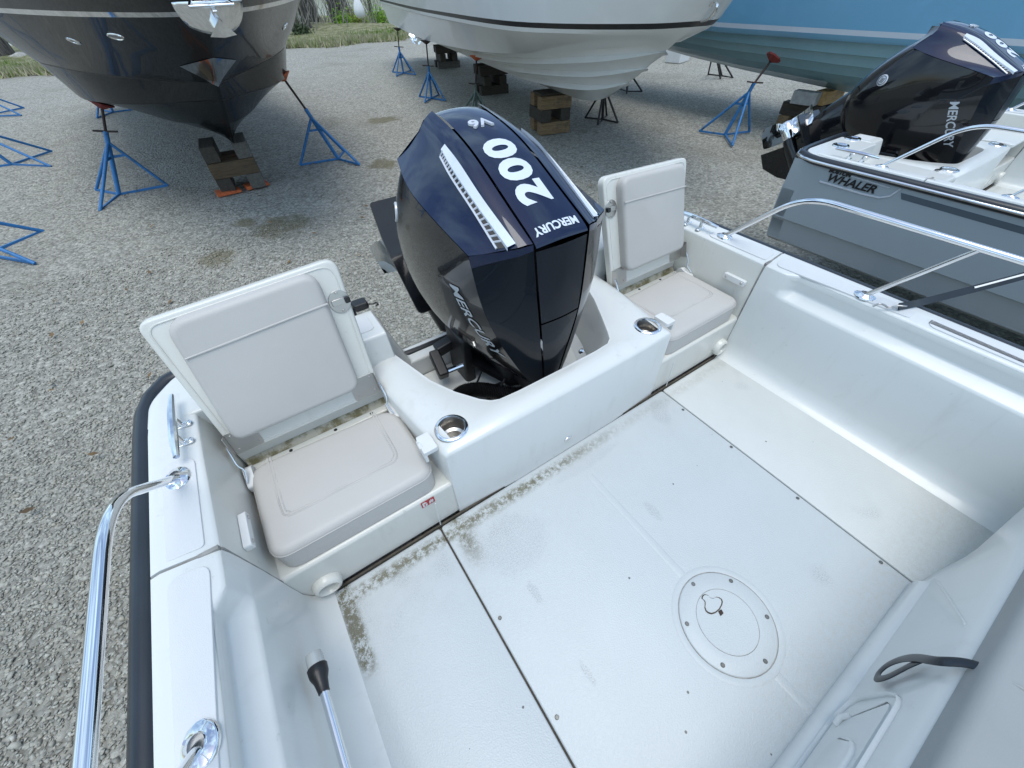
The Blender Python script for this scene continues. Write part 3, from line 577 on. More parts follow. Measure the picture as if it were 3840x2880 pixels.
    def hose(p, r, name='rigging_hose'):
        P = catmull(p, 150); R = [r * (1 + .09 * (1 if k % 2 else -1)) for k in range(150)]; MB().tube(P, R, 12).build(name, CORR, root, smooth=20)
    hose([(-.37, .33, .09), (-.31, .385, .135), (-.25, .39, .155), (-.19, .355, .16), (-.13, .29, .16), (-.06, .225, .17), (.0, .2, .24)], .030)
    hose([(-.15, .52, .22), (-.138, .464, .205), (-.109, .386, .20), (-.072, .298, .20), (-.02, .24, .23)], .023)
    hose([(-.36, .26, .09), (-.27, .26, .115), (-.16, .20, .12), (-.05, .165, .13), (.06, .17, .14)], .024)
    for p in ([(-.25, .42, .12), (-.19, .40, .15), (-.15, .41, .2)], [(-.12, .42, .1), (-.13, .36, .14), (-.06, .3, .2)], [(-.2, .33, .11), (-.15, .3, .15), (-.1, .3, .22)]):
        MB().tube(catmull(p, 12), .005, 6).build('control_cable', BLACKP, root)
    b = MB(); b.box((0, .22, .245), (.15, .16, .09)).box((0, .40, .22), (.2, .24, .13)); b.build('lower_tray', BLACKP, root, bevel=.03)

# ------------------------------------------------------------------ the boats with twin stern seats
def boat(root, hmat, open_seats):
    R = root
    # hull shell
    def hs(y):
        t = max(0, (-y - 1.6) / 4.4); k = 1 - .93 * t ** 2
        return [(1.205 * k, .445), (1.195 * k, .25), (1.175 * k, .05), (1.145 * k, .035), (1.10 * k, -.13), (1.06 * k, -.16), (.55 * k, -.33 + .2 * t), (.0, -.50 + .45 * t * t)]
    ys = [.735, .3, -.4, -1.2, -2, -3, -4, -4.8, -5.5, -5.95]
    b = MB()
    for s in (1, -1): b.grid([[(x * s, y, z) for x, z in hs(y)] for y in ys])
    b.build('hull', hmat, R, smooth=25)
    b = MB(); o = [(x, z) for x, z in hs(.735)]; pr = [(1.10, .44), (1.17, .40)] + o[1:] + [(-x, z) for x, z in o[-2:0:-1]] + [(-1.17, .40), (-1.10, .44), (-.44, .44), (-.37, .20), (.37, .20), (.44, .44)]
    b.prism(pr, 0, .11, lambda x, z, d: (x, .745 - d, z)); b.build('transom', hmat if not open_seats else GEL, R, bevel=.012)
    # rub rail swept round the stern
    def rr_path():
        P = [(-1.203 if y > -1.6 else -1.203 * (1 - .93 * max(0, (-y - 1.6) / 4.4) ** 2), y, .456) for y in (-5.6, -4.6, -3.6, -2.6, -1.6, -.8, 0, .3, .5)]
        P += [(-1.200, .60, .456), (-1.182, .672, .456), (-1.14, .728, .456), (-1.06, .755, .456), (-.9, .765, .456), (-.5, .768, .456)]
        return P
    for s in (1, -1):
        p = [(-x * s if False else x * (1 if s < 0 else -1), y, z) for x, y, z in rr_path()]
        MB().tube(p, .0285, 12, flat=.95).build('rub_rail', RUBBER, R, smooth=60)
        if not open_seats:
            off = []
            for i, q in enumerate(p):
                d = Vector(p[min(i + 1, len(p) - 1)]) - Vector(p[max(0, i - 1)]); nn = Vector((d.y, -d.x, 0)).normalized(); nn = nn if (nn.x * q[0] > 0 or nn.y > .8) else -nn; off.append(Vector(q) + nn * .026)
            MB().tube(off, .009, 8).build('rail_insert', CHROME, R, smooth=60)
    MB().tube([(-.385, .70, .195), (-.3, .70, .192), (.3, .70, .192), (.385, .70, .195)], .018, 8).build('transom_trim', RUBBER, R)
    for s in (1, -1):
        # gunwale cap, aft and forward lengths, open joint between
        zt = lambda x: .471 + (x - 1.054) * .15
        def cap(ys, inner, name):
            b = MB(); rws = []
            for y in ys:
                xi = inner(y); k = 1 - .93 * max(0, (-y - 1.6) / 4.4) ** 2; xo = 1.186
                if y > .5: xo = 1.186 - .02 * ((y - .5) / .12) ** 2
                pr = [(xi + .002, .445), (xi, .462), (xi + .004, zt(xi) - .003), (xi + .012, zt(xi)), (1.10 if xi < 1.09 else xi + .02, zt(1.10)), (xo - .025, zt(1.175)), (xo - .006, zt(1.175) - .004), (xo + .004, .462), (xo + .004, .43)]
                rws.append([(x * k * s, y, z) for x, z in pr])
            b.grid(rws); k0 = len(rws[0]); b.f.append(tuple(range(k0))); b.f.append(tuple(range((len(rws) - 1) * k0, len(rws) * k0))); return b.build(name, GEL, R, smooth=50)
        def inn(y):
            if y > -.085: return 1.053 + .012 * max(0, min(1, y / .43))
            return 1.053 + .03 * min(1, (-.085 - y) / .045)
        cap([.62, .55, .46, .3, .15, .06, .016], inn, 'gunwale')
        cap([.008, -.04, -.084, -.095, -.115, -.13, -.3, -.8, -1.6, -2.6, -3.6, -4.6, -5.5], inn, 'gunwale')
        MB().box((s * 1.12, .012, .452), (.13, .010, .05)).build('joint_strip', CAULK, R)
        # quarter deck at the stern corner
        q = rpoly([(1.19, .50), (1.185, .62), (1.10, .735), (.62, .735), (.62, .50)], [.0, .04, .06, .0, .0])
        MB().prism([(x * s, y) for x, y in q][::s], .34, .4775).build('quarter_deck', GEL, R, bevel=.008, seg=3)
        MB().prism([(.700, .30), (.700, .470), (.688, .479), (.545, .479), (.528, .472), (.505, .392), (.500, .30)], .0, 1.0, lambda y, z, t: (s * (.452 + .170 * t + (.03 * (.5 - min(.5, (y - .50) / .35)) - .008 if t < .5 else 0) * 0), y, z)).build('quarter_deck', GEL, R, bevel=.007, seg=3)
        q = rpoly([(.60, .668), (.480, .668), (.480, .565), (.60, .565)], .02)
        MB().prism([(x * s, y) for x, y in q][::s], .479, .4815).build('deck_pad', NSK, R, bevel=.001)
        # raised nonskid panels on the gunwale
        for y0, y1 in ((.03, .325), (-.5, -.015), (-1.6, -.55)):
            q = rpoly([(1.080 if y0 > 0 else 1.10, y0), (1.150, y0), (1.150, y1), (1.080 if y0 > 0 else (1.075 if y1 > -.1 else 1.10), y1)], [.012, .004, .03, .03])
            MB().prism([(x * s, y) for x, y in q][::s], 0, 1, lambda x, y, t: (x, y, zt(abs(x)) + (.0032 if t else -.004))).build('nonskid_panel', NSK, R, bevel=.0015)
        # cockpit liner: forward side with the long shallow pocket
        A = [(1.054, .466), (1.050, .44), (1.047, .41), (1.0465, .40), (1.046, .394), (1.045, .376), (1.0445, .3695), (1.044, .361), (1.040, .30), (1.034, .15), (1.030, .075), (1.018, .032), (.990, .008), (.955, -.003)]
        B = [(1.084, .468), (1.086, .44), (1.094, .408), (1.0935, .4015), (1.089, .397), (1.053, .3735), (1.047, .3685), (1.045, .361), (1.042, .30), (1.034, .15), (1.030, .075), (1.018, .032), (.990, .008), (.955, -.003)]
        rws = []
        for y, t in ((.008, 0), (-.083, 0), (-.095, .25), (-.115, .75), (-.13, 1), (-.18, 1), (-.5, 1), (-1.2, 1), (-1.6, 1), (-2.6, 1), (-3.6, 1), (-4.6, 1)):
            k = 1 - .93 * max(0, (-y - 1.6) / 4.4) ** 2
            rws.append([((a[0] * (1 - t) + c[0] * t) * k * s, y, a[1] * (1 - t) + c[1] * t) for a, c in zip(A, B)])
        MB().grid(rws).build('cockpit_side', GEL, R, smooth=45)
        MB().grid([[((1.054 + .012 * max(0, y / .43)) * s, y, .466), ((1.047) * s, y, .38), ((1.040) * s, y, .2), ((1.036) * s, y, .02)] for y in (.50, .3, .15, .016)]).build('seat_side', GELW, R, smooth=45)
        MB().tube([(1.053 * s, .012, .464), (1.044 * s, .012, .3), (1.034 * s, .012, .1), (1.028 * s, .010, .03)], .0035, 6).build('joint_bead', CAULK, R)
        # seat base
        b = MB(); b.box((s * .775, .24, .10), (.56, .46, .20)); b.build('seat_base', GELW, R, bevel=.014, seg=3)
        b = MB(); b.box((s * .79, .388, .236), (.50, .034, .07)).box((s * .79, .436, .27), (.50, .02, .17)); b.build('seat_back_rail', GELW, R, bevel=.008)
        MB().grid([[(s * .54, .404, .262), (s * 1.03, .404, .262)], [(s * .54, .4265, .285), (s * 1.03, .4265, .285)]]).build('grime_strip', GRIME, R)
        b = MB()
        for x in (.62, .75, .9): b.disc((s * x, .388, .271), .006, .002)
        b.build('rail_screws', BLACKP, R)
        # cleat
        c = empty('cleat'); c.parent = R; c.location = (s * 1.102, .425, zt(1.10))
        MB().tube(catmull([(-.002 * s, .135, .040), (0, .06, .042), (0, 0, .043), (0, -.06, .042), (-.002 * s, -.125, .040)], 14), [.007, .0085, .0095, .0105, .011, .011, .011, .011, .011, .011, .0105, .0095, .0085, .007], 10).build('horn', CHROME, c)
        for y in (.035, -.04):
            b = MB(); b.tube([(0, y, .004), (0, y, .036)], [.010, .008], 10); b.pad(rpoly([(-.028, y - .011), (.028, y - .011), (.028, y + .011), (-.028, y + .011)], .0108, 4), .005, .002, lambda x, v, z: (x, v, z)); b.disc((-.018 * s, y, .005), .006, .002).disc((.018 * s, y, .005), .006, .002); b.build('cleat_foot', CHROME, c, smooth=60)
        # grab rail
        c = empty('grab_rail'); c.parent = R
        pth = arc_path([(s * 1.119, .262, .485), (s * 1.086, .0, .752), (s * 1.092, -.6, .752), (s * 1.075, -1.6, .76), (s * .95, -2.6, .78), (s * .80, -3.2, .70)], .11, 8)
        MB().tube(pth, .0105, 14).build('rail_tube', CHROME, c, smooth=60)
        for p0, p1 in (((s * 1.116, -.345, .485), (s * 1.090, -.52, .748)), ((s * 1.105, -1.5, .485), (s * 1.08, -1.62, .75))): MB().tube([p0, p1], .0088, 12).build('rail_post', CHROME, c, smooth=60)
        for x, y, tl in ((1.119, .262, -.55), (1.116, -.345, -.4), (1.105, -1.5, -.4)):
            b = MB(); cc = (s * x, y, zt(x) + .003); M = Matrix.Diagonal((1, 1.25, 1)); b.lathe([(.013, .012), (.016, .008), (.026, .0045), (.029, .0025), (.030, -.004)], cc, M, 24)
            for t in (.6, 2.5, 4.4): b.disc((cc[0] + .022 * math.cos(t), cc[1] + .0265 * math.sin(t), cc[2] + .004), .0045, .0025)
            b.build('rail_flange', CHROME, c, smooth=50)
        # drain port low on the seat front
        Mq = Matrix(((1, 0, 0), (0, 0, -1), (0, 1, 0))); b = MB(); b.lathe([(.026, -.02), (.027, .012), (.031, .017), (.039, .014), (.043, .004), (.044, -.01)], (s * .962, .0, .062), Mq, 28); b.build('drain_port', GELW, R, smooth=50)
        MB().lathe([(.0005, 0), (.027, 0)], (s * .962, .006, .062), Mq, 20).build('drain_hole', GELW, R)
        # white bracket on the side wall
        b = MB(); b.prism(rpoly([(.045, .352), (.155, .352), (.155, .378), (.045, .378)], .008, 3), 0, .020, lambda y, z, d: (s * (1.046 - d), y, z)); b.build('side_bracket', WPLAS, R, bevel=.004)
        b = MB()
        for y in (.062, .138): b.lathe([(.0005, .002), (.005, .002), (.006, 0)], (s * 1.0255, y, .365), Matrix(((0, 0, -s), (1, 0, 0), (0, 1, 0))), 10)
        b.build('bracket_screw', STEEL, R)
    # bench with the engine well
    rim = [(-.445, .60), (-.45, .527), (-.423, .419), (-.395, .308), (-.35, .212), (-.299, .136), (-.272, .110), (-.245, .098), (-.17, .095), (0, .095), (.17, .095), (.235, .098), (.262, .115), (.285, .150), (.34, .247), (.395, .35), (.423, .419), (.45, .527), (.445, .60)]
    outl = [(-.56, .60), (-.56, .50), (-.555, .40), (-.545, .30), (-.53, .20), (-.515, .10), (-.507, .03), (-.500, .006), (-.25, 0), (0, 0), (.25, 0), (.500, .006), (.507, .03), (.515, .10), (.53, .20), (.545, .30), (.555, .40), (.56, .50), (.56, .60)]
    N = len(rim); b = MB(); low = [(x * (.93 if abs(x) > .28 else .97), y + (.03 if y < .2 else .0)) for x, y in rim]
    r0 = [(x, y - (.006 if abs(x) < .5 else 0), .0) for x, y in outl]; r1 = [(x, y, .352) for x, y in outl]; ins = lambda p, q, d: tuple(np.array(p) + (np.array(q) - np.array(p)) * d / max(1e-6, math.dist(p, q)))
    tz = lambda y: .368 + .01 * min(1, y / .08)
    r2 = [(*ins(p, q, .005), .363) for p, q in zip(outl, rim)]; r3 = [(*ins(p, q, .018), tz(0)) for p, q in zip(outl, rim)]; r3b = [(*ins(p, q, .05), .3785) for p, q in zip(outl, rim)]
    r4 = [(*ins(q, p, .022), .3785) for p, q in zip(outl, rim)]; r5 = [(*ins(q, p, .016), .376) for p, q in zip(outl, rim)]; r6 = [(*ins(q, p, .005), .3765) for p, q in zip(outl, rim)]; r7 = [(*q, .368) for q in rim]; r8 = [(*q, .13) for q in low]; r9 = [(x * .9, y + .03, .105) for x, y in low]
    bench = empty('transom_bench'); bench.parent = R
    from mathutils.geometry import delaunay_2d_cdt
    bmb = MB(); bmb.grid([r0, r1, r2, r3, r3b]); bmb.grid([r4, r5, r6, r7, r8, r9])
    loop = [p[:2] for p in r3b] + [p[:2] for p in r4[::-1]]; holes = [[(sx_ * .439 + .0415 * math.cos(2 * math.pi * k / 28), .08 + .0415 * math.sin(2 * math.pi * k / 28)) for k in range(28)] for sx_ in (1, -1)]
    pts = [Vector(p) for p in loop]; ed = [(i, (i + 1) % len(loop)) for i in range(len(loop))]
    for hl in holes:
        k0 = len(pts); pts += [Vector(p) for p in hl]; ed += [(k0 + i, k0 + (i + 1) % 28) for i in range(28)]
    vo, eo, fo, *_r = delaunay_2d_cdt(pts, ed, [], 0, 1e-6)
    def inside(p, poly):
        c_ = False
        for i in range(len(poly)):
            (x1, y1), (x2, y2) = poly[i - 1], poly[i]
            if (y1 > p[1]) != (y2 > p[1]) and p[0] < (x2 - x1) * (p[1] - y1) / (y2 - y1) + x1: c_ = not c_
        return c_
    cen = lambda f: (sum(vo[i][0] for i in f) / len(f), sum(vo[i][1] for i in f) / len(f))
    bmb.add([(v[0], v[1], .3785) for v in vo], [f for f in fo if inside(cen(f), loop) and not any(inside(cen(f), hl) for hl in holes)])
    mo = bmb.build('bench_moulding', GEL, bench, smooth=50); bm_ = bmesh.new(); bm_.from_mesh(mo.data); bmesh.ops.remove_doubles(bm_, verts=bm_.verts, dist=.0004); bmesh.ops.recalc_face_normals(bm_, faces=bm_.faces); bm_.to_mesh(mo.data); bm_.free()
    MB().add([(x, y, z) for x, y, z in r9], [tuple(range(N))]).build('well_floor', GEL, bench)
    for s in (1, -1):
        # nonskid top inlay
        q = rpoly([(.49 * s, .035), (.545 * s, .38), (.45 * s, .40), (.31 * s, .10), (.31 * s, .035)], .012, 3)
        c = empty('cup_holder'); c.parent = R; c.location = (s * .439, .080, .3785)
        MB().lathe([(.0005, -.085), (.030, -.085), (.031, -.055), (.040, -.05), (.0415, .0), (.044, .004), (.050, .004), (.053, .0015), (.0535, -.006)], (0, 0, 0), None, 36).build('cup', CHROME if False else STEEL, c, smooth=50)
        MB().lathe([(.0415, .001), (.043, .0055), (.050, .0055), (.0535, .001)], (0, 0, 0), None, 36).build('cup_ring', CHROME, c, smooth=60)
        # latch keeper hooked over the bench edge
        b = MB(); b.prism(rpoly([(.037, .506), (.107, .506), (.107, .548), (.085, .552), (.085, .545), (.060, .545), (.060, .552), (.037, .552)], .003, 2), .366, .384, lambda y, x, z: (s * x, y, z)); b.prism([(.037, .543), (.107, .543), (.107, .552), (.037, .552)], .335, .366, lambda y, x, z: (s * x, y, z)); kp = b.build('latch_keeper', WPLAS, R, bevel=.003)
        MB().box((s * .549, .0725, .376), (.012, .024, .012)).build('keeper_roller', GEL, kp, bevel=.002)
        # lower bench front joint line
        MB().tube([(s * .575, -.0065, .17), (s * .583, -.0065, .02)], .002, 5).build('moulding_line', GEL, R)
    MB().lathe([(.0005, .022), (.02, .02), (.034, .010), (.038, .0), (.038, -.01)], (.36, .315, .108), None, 24).build('well_drain_cover', CHROME, R, smooth=60)
    b = MB(); b.box((-.03, .0, .002), (2.0, .006, .010)); b.build('bench_joint', GAP, R)
    # floor
    MB().grid([[(-1.0, .0, -.012), (1.0, .0, -.012)], [(-1.0, -3, -.012), (1.0, -3, -.012)]]).build('floor_channel', GAP, R)
    for x0, x1 in ((-.975, -.5908), (-.5852, .5632), (.5688, .975)):
        q = rpoly([(x0, -3), (x1, -3), (x1, -.0045), (x0, -.0045)], [0, 0, .012, .012], 4); b = MB(); b.pad(q, .012, .005, lambda x, y, z: (x, y, z - .012), 0.0, 3); fp = b.build('floor_panel', FLOOR, R, smooth=50)
        sx = {-.955: None, -.5852: (-.565, .549)}.get(x0)
        if sx:
            for xs_ in sx:
                for y in (-.138, -.38, -.655, -.93) if xs_ > 0 else (-.364, -.642, -.92):
                    MB().disc((xs_, y, 0.0005), .0058, .0022).build('screw', DKSTEEL, fp)
            MB().tube([(-.010, -.15, -.0018), (-.010, -.594, -.0018)], .016, 12, flat=.20).build('drain_ridge', FLOOR, fp)
            MB().tube([(-.008, -.912, -.0018), (-.006, -1.02, -.0018)], .016, 12, flat=.20).build('drain_ridge', FLOOR, fp)
    h = empty('deck_hatch'); h.parent = R; h.location = (-.007, -.754, 0)
    MB().lathe([(.139, .0005), (.150, .0028), (.158, .0005)], (0, 0, 0), None, 48).build('hatch_surround', FLOOR, h, smooth=60)
    MB().lathe([(.0885, .0035), (.134, .0035), (.1365, .002), (.137, .0004)], (0, 0, 0), None, 48).build('hatch_ring', FLOOR, h, smooth=50)
    MB().lathe([(.1362, .0008), (.1395, .0008)], (0, 0, 0), None, 48).build('hatch_gasket', CAULK, h)
    MB().lathe([(.0005, .0036), (.0868, .0036)], (0, 0, 0), None, 48).build('hatch_lid', FLOOR, h)
    MB().lathe([(.0866, .0032), (.0887, .0032)], (0, 0, 0), None, 48).build('lid_gap', CAULK, h)
    hp = [(-.0079, .0848), (.0000, .0858), (.0067, .0833), (.0120, .0764), (.0105, .0690), (.0187, .0610), (.0290, .0590), (.0350, .0535), (.0374, .0455), (.0340, .0395), (.0250, .0350), (.0067, .0310), (-.0110, .0322), (-.0244, .0370), (-.0310, .0450), (-.0318, .0520), (-.0270, .0600), (-.0188, .0650), (-.0125, .0700), (-.0110, .0761), (-.0125, .0815)]
    MB().prism(hp, .0037, .0048).build('handle_gap', GAP, h)
    cx_ = sum(p[0] for p in hp) / len(hp); cy_ = sum(p[1] for p in hp) / len(hp)
    MB().prism([(cx_ + (x - cx_) * .87, cy_ + (y - cy_) * .885) for x, y in hp], .0045, .006).build('lift_handle', FLOOR, h)
    MB().prism(rpoly([(-.006, .0185), (.008, .0185), (.012, .029), (-.001, .031)], .002, 2), .004, .0052).build('handle_latch', RUST, h)
    for k in range(6): t = math.radians(30 + 60 * k); MB().disc((.122 * math.cos(t) + .001, .122 * math.sin(t) + .001, .0035), .0062, .0022).build('screw', DKSTEEL, h)
    for s in (1, -1):
        cushion = empty('seat_cushion') if False else None
        if open_seats:
            q = rpoly([(.538, .022), (1.022, .024), (1.028, .372), (.545, .352)], [.055, .055, .06, .07], 6)
            if s < 0: q = [(-x, y) for x, y in q][::-1]
            b = MB(); b.pad(q, .098, .024, lambda x, y, z: (x, y, .203 + z), 0.0, 5)
            ln = catmull([(.612, .37, .3015), (.612, .25, .3015), (.612, .155, .3015), (.625, .128, .3015), (.65, .122, .3015), (.8, .124, .3015), (.925, .124, .3015), (.955, .132, .3015), (.964, .16, .3015), (.965, .27, .3015), (.965, .372, .3015)], 60)
            b.tube([(x * s, y, z - .001) for x, y, z in ln], .0028, 6); b.tube([(x * s + .009 * s * (1 if x < .63 else -1 if x > .95 else 0), y + (.009 if y < .14 else 0), z - .0022) for x, y, z in ln], .0028, 6)
            q2 = [(x, y, .203 + .077) for x, y in q]; b.tube(q2 + q2[:1], .0018, 5, cap=False); b.build('seat_cushion', VINYL, R, smooth=60)
            # hinged back lid: local x = outboard, v = up the lid, w = towards the bow
            ti = math.atan2(.27, .963); O = Vector((0, .412, .337)); vv = Vector((0, math.sin(ti), math.cos(ti))); ww = Vector((0, -math.cos(ti), math.sin(ti)))
            fn = lambda x, v, w: tuple(Vector((x * s, 0, 0)) + O + vv * v + ww * w)
            L = empty('seat_back'); L.parent = R
            q = rpoly([(.560, 0), (1.028, 0), (1.036, .452), (.528, .470)], [.012, .015, .03, .04], 5)
            lid = MB(); lid.pad(q, .020, .007, fn, -.012, 3); lid.build('lid', GELW, L, smooth=50)
            q2 = rpoly([(.576, .014), (1.013, .014), (1.020, .438), (.546, .455)], [.012, .015, .03, .04], 5); MB().tube([fn(x, v, .019) for x, v in q2 + q2[:1]], .003, 6, cap=False).build('lid_moulding', GELW, L, smooth=60)
            q = rpoly([(.615, .062), (1.004, .062), (.978, .440), (.596, .455)], [.045, .04, .045, .05], 6); b = MB(); b.pad(q, .062, .018, fn, .018, 5)
            pp = [fn(.5985 + (.98 - .5985) * t, .362 - .018 * t, .0625) for t in np.linspace(0.012, .995, 12)]; b.tube(pp, .0032, 6)
            b.tube([fn(.613 + .36 * t, .440 - .014 * t, .057) for t in np.linspace(0.06, .94, 10)], .0014, 5); b.build('back_pad', VINYL, L, smooth=60)
            for x0, x1 in ((.945, 1.026), (.562, .648)):
                q = rpoly([(x0, .006), (x1, .006), (x1, .086), (x0, .086)], .008, 3); b = MB(); b.prism(q, .0200, .0225, fn)
                for dx, dv_ in ((.014, .008), (.068, .008), (.068, .06), (.014, .06)): b.prism(rpoly([(x0 + dx - .004, .012 + dv_ - .004), (x0 + dx + .004, .012 + dv_ - .004), (x0 + dx + .004, .012 + dv_ + .004), (x0 + dx - .004, .012 + dv_ + .004)], .003, 2), .022, .025, fn)
                xe = x1 if x0 > .9 else x0
                b.prism([(0, .02), (.07, .015), (.075, .05), (.0, .055)], 0, .003, lambda v, w, d: fn(xe + (d if x0 > .9 else -d), v + .012, w)); b.build('hinge_plate', STEEL, L, bevel=.001)
                xa = 1.033 if x0 > .9 else .556; b = MB(); b.tube(catmull([fn(xa, .050, .040), fn(xa, .03, .050), fn(xa, -.005, .062), fn(xa - (.008 if x0 > .9 else -.008), -.03, .066), fn(xa, -.06, .085)], 14), .0032, 7); b.build('hinge_arm', CHROME, L, smooth=60)
                b = MB(); b.prism(rpoly([(.30, .262), (.385, .268), (.385, .292), (.365, .308), (.30, .290)], .006, 3), 0, .026, lambda y, z, d: (s * ((1.012 + d) if x0 > .9 else (.555 - d + .012)), y, z)); b.build('hinge_bracket', WPLAS, R, bevel=.004)
            b = MB(); b.prism([(.566 + .032 * math.cos(t), .345 + .036 * math.sin(t)) for t in np.linspace(0, 6.283, 25)[:-1]], .020, .0235, fn); b.prism(rpoly([(.550, .336), (.590, .336), (.590, .356), (.550, .356)], .004, 2), .0235, .030, fn)
            for dx, dv_ in ((.566, .373), (.566, .317)): b.prism(rpoly([(dx - .004, dv_ - .004), (dx + .004, dv_ - .004), (dx + .004, dv_ + .004), (dx - .004, dv_ + .004)], .003, 2), .0235, .0265, fn)
            b.build('lid_latch', STEEL, L, bevel=.0015); b = MB(); b.prism(rpoly([(.536, .337), (.552, .337), (.552, .355), (.536, .355)], .003, 2), .024, .036, fn); b.build('latch_tongue', BLACKP, L, bevel=.001)
        else:
            q = rpoly([(.535, .005), (1.04, .005), (1.045, .51), (.53, .51)], .03, 5); q = [(x * s, y) for x, y in q][::s]
            MB().prism(q, .352, .380).build('closed_seat_lid', GEL, R, bevel=.01, seg=3)
            for x, y in ((.85, .63), (.62, .66)):
                MB().lathe([(.0005, .003), (.034, .004), (.038, .007), (.050, .006), (.053, .0)], (x * s + (0 if False else 0), y, .4785), None, 28).build('deck_fitting', CHROME, R, smooth=50)
            MB().lathe([(.0005, .002), (.022, .003), (.026, .0)], (s * .50, .115, .3785), None, 20).build('small_drain', STEEL, R, smooth=50)

ob = empty('skiff_boat', (0, 0, 0)); tag(ob, 'white open boat the camera stands in, with two flipped up stern seats', 'boat', 'boats stored ashore in the gravel yard')
boat(ob, WHULL, True)
gb = empty('grey_boat', (0, 0, 0)); tag(gb, 'slate grey hulled open boat moored alongside on the right with closed seats', 'boat', 'boats stored ashore in the gravel yard')
gb['label'] = 'slate grey hulled open boat parked alongside on the right, seats closed'
boat(gb, GHULL, False)
gb.location = (3.78, 0, 0)
om = empty('outboard_motor', (0, 0, 0)); tag(om, 'black and navy outboard motor on the stern between the open seats', 'outboard motor', 'outboard motors'); outboard(om)
om2 = copy_tree(om); om2.location = (3.78, 0, 0)
for c in om2.children:
    if c.name.startswith('ventilation_plate'): c.location = (0, -.115, -.127)
tag(om2, 'outboard motor on the stern of the slate grey boat at right', 'outboard motor', 'outboard motors')

# grey boat: emblem and side stripe on the hull
def grey_marks():
    xh = lambda z: -1.205 + (.445 - z) * .055 if z > .25 else -1.195 + (.25 - z) * .1
    P = lambda y, z, d=.003: (xh(z) - d, y, z)
    b = MB(); b.tube([P(y, z, .002) for y, z in ((.52, .348), (.24, .345), (.16, .350), (.115, .372), (.085, .425))], .006, 6); b.tube([P(y, z, .002) for y, z in ((.36, .424), (.14, .414))], .004, 6)
    e = b.build('emblem_outline', SILVER, gb)
    for t, sz, y, z, mt, sh in (('WHALER', .064, .345, .383, BLACKP, .25), ('BOSTON', .029, .43, .424, BLACKP, .2)):
        v, f = letters(t, sz, bold=.0016, ext=.002, shear=sh, sx=1.12); obj('maker_emblem', [P(y - p.x, z + p.y, .004 + p.z) for p in v], f, mt, gb, smooth=0)
    v = [P(y, z, .0015) for y, z in ((.075, .405), (.055, .372), (-3.2, .33), (-3.2, .363))]; obj('side_stripe', v, [(0, 1, 2, 3)], GHULL2, gb)
grey_marks()

# ------------------------------------------------------------------ helm seat, stickers, stern light, straps
hs = empty('helm_seat_base'); hs.parent = ob
pr0 = [(-1.008, 0), (-1.008, .036), (-1.016, .046), (-1.030, .052), (-1.033, .10), (-1.040, .290), (-1.042, .318), (-1.047, .338), (-1.056, .350), (-1.30, .352), (-1.8, .352), (-1.8, 0)]
pr1 = [(-1.022, 0), (-1.024, .036), (-1.026, .046), (-1.030, .052), (-1.033, .10), (-1.040, .290), (-1.042, .318), (-1.047, .338), (-1.056, .350), (-1.30, .352), (-1.8, .352), (-1.8, 0)]
pr2 = [(-1.118, 0), (-1.116, .02), (-1.112, .04), (-1.106, .055), (-1.094, .10), (-1.046, .285), (-1.044, .315), (-1.048, .338), (-1.056, .350), (-1.30, .352), (-1.8, .352), (-1.8, 0)]
b = MB(); b.grid([[(x, y, z) for y, z in p] for x, p in ((-.62, pr0), (-.2, pr0), (.2, pr0), (.545, pr0), (.565, pr1), (.66, [tuple(np.array(a) * .8 + np.array(c) * .2) for a, c in zip(pr1, pr2)]), (.96, pr2), (1.035, pr2))]); b.f.append(tuple(range(12))); b.build('seat_moulding', GEL, hs, smooth=40)
fx = lambda x, z, d=0: (x, -1.030 - (z - .052) * .042 + d, max(z, .012))
ol = rpoly([(-.55, .055), (-.01, .055), (.060, .085), (.070, .215), (.045, .255), (-.55, .275)], [.02, .03, .03, .03, .03, .02], 5)
MB().tube([fx(x, z, .001) for x, z in ol + ol[:1]], .007, 8, cap=False, flat=.6).build('locker_rim', GEL, hs, smooth=60)
q2 = rpoly([(-.53, .075), (-.02, .075), (.036, .10), (.046, .205), (.030, .235), (-.53, .252)], [.02, .02, .02, .02, .02, .02], 5)
MB().prism(q2, -.004, .004, fx).build('locker_door', GEL, hs, bevel=.003, seg=2)
MB().pad(rpoly([(-.24, .13), (-.085, .13), (-.065, .18), (-.10, .225), (-.24, .225)], .03, 4), .012, .006, fx, 0, 4).build('locker_handle', GEL, hs, smooth=60)
b = MB(); b.tube([fx(.0, .125, .006), fx(-.012, .105, .010), fx(-.03, .095, .006)], .007, 8); b.build('locker_catch', GEL, hs, smooth=60)
MB().tube([fx(.575, .06, -.001), fx(.44, .175, .001), fx(.285, .30, .001)], .003, 6).build('mould_crease', GEL, hs)
q = rpoly([(-.60, -1.78), (1.03, -1.78), (1.03, -1.053), (-.60, -1.053)], [.06, .06, .04, .04], 5); b = MB(); b.pad(q, .06, .022, lambda x, y, z: (x, y, .3525 + z), 0, 5)
b.tube(catmull([(.135, -1.060, .396), (.14, -1.09, .412), (.165, -1.2, .4135), (.18, -1.4, .4135), (.18, -1.7, .4135)], 20), .003, 6); b.tube(catmull([(.19, -1.066, .404), (.22, -1.12, .4135), (.24, -1.3, .4135), (.26, -1.7, .4135)], 20), .0015, 5); b.build('seat_cushion', VGREY, hs, smooth=60)
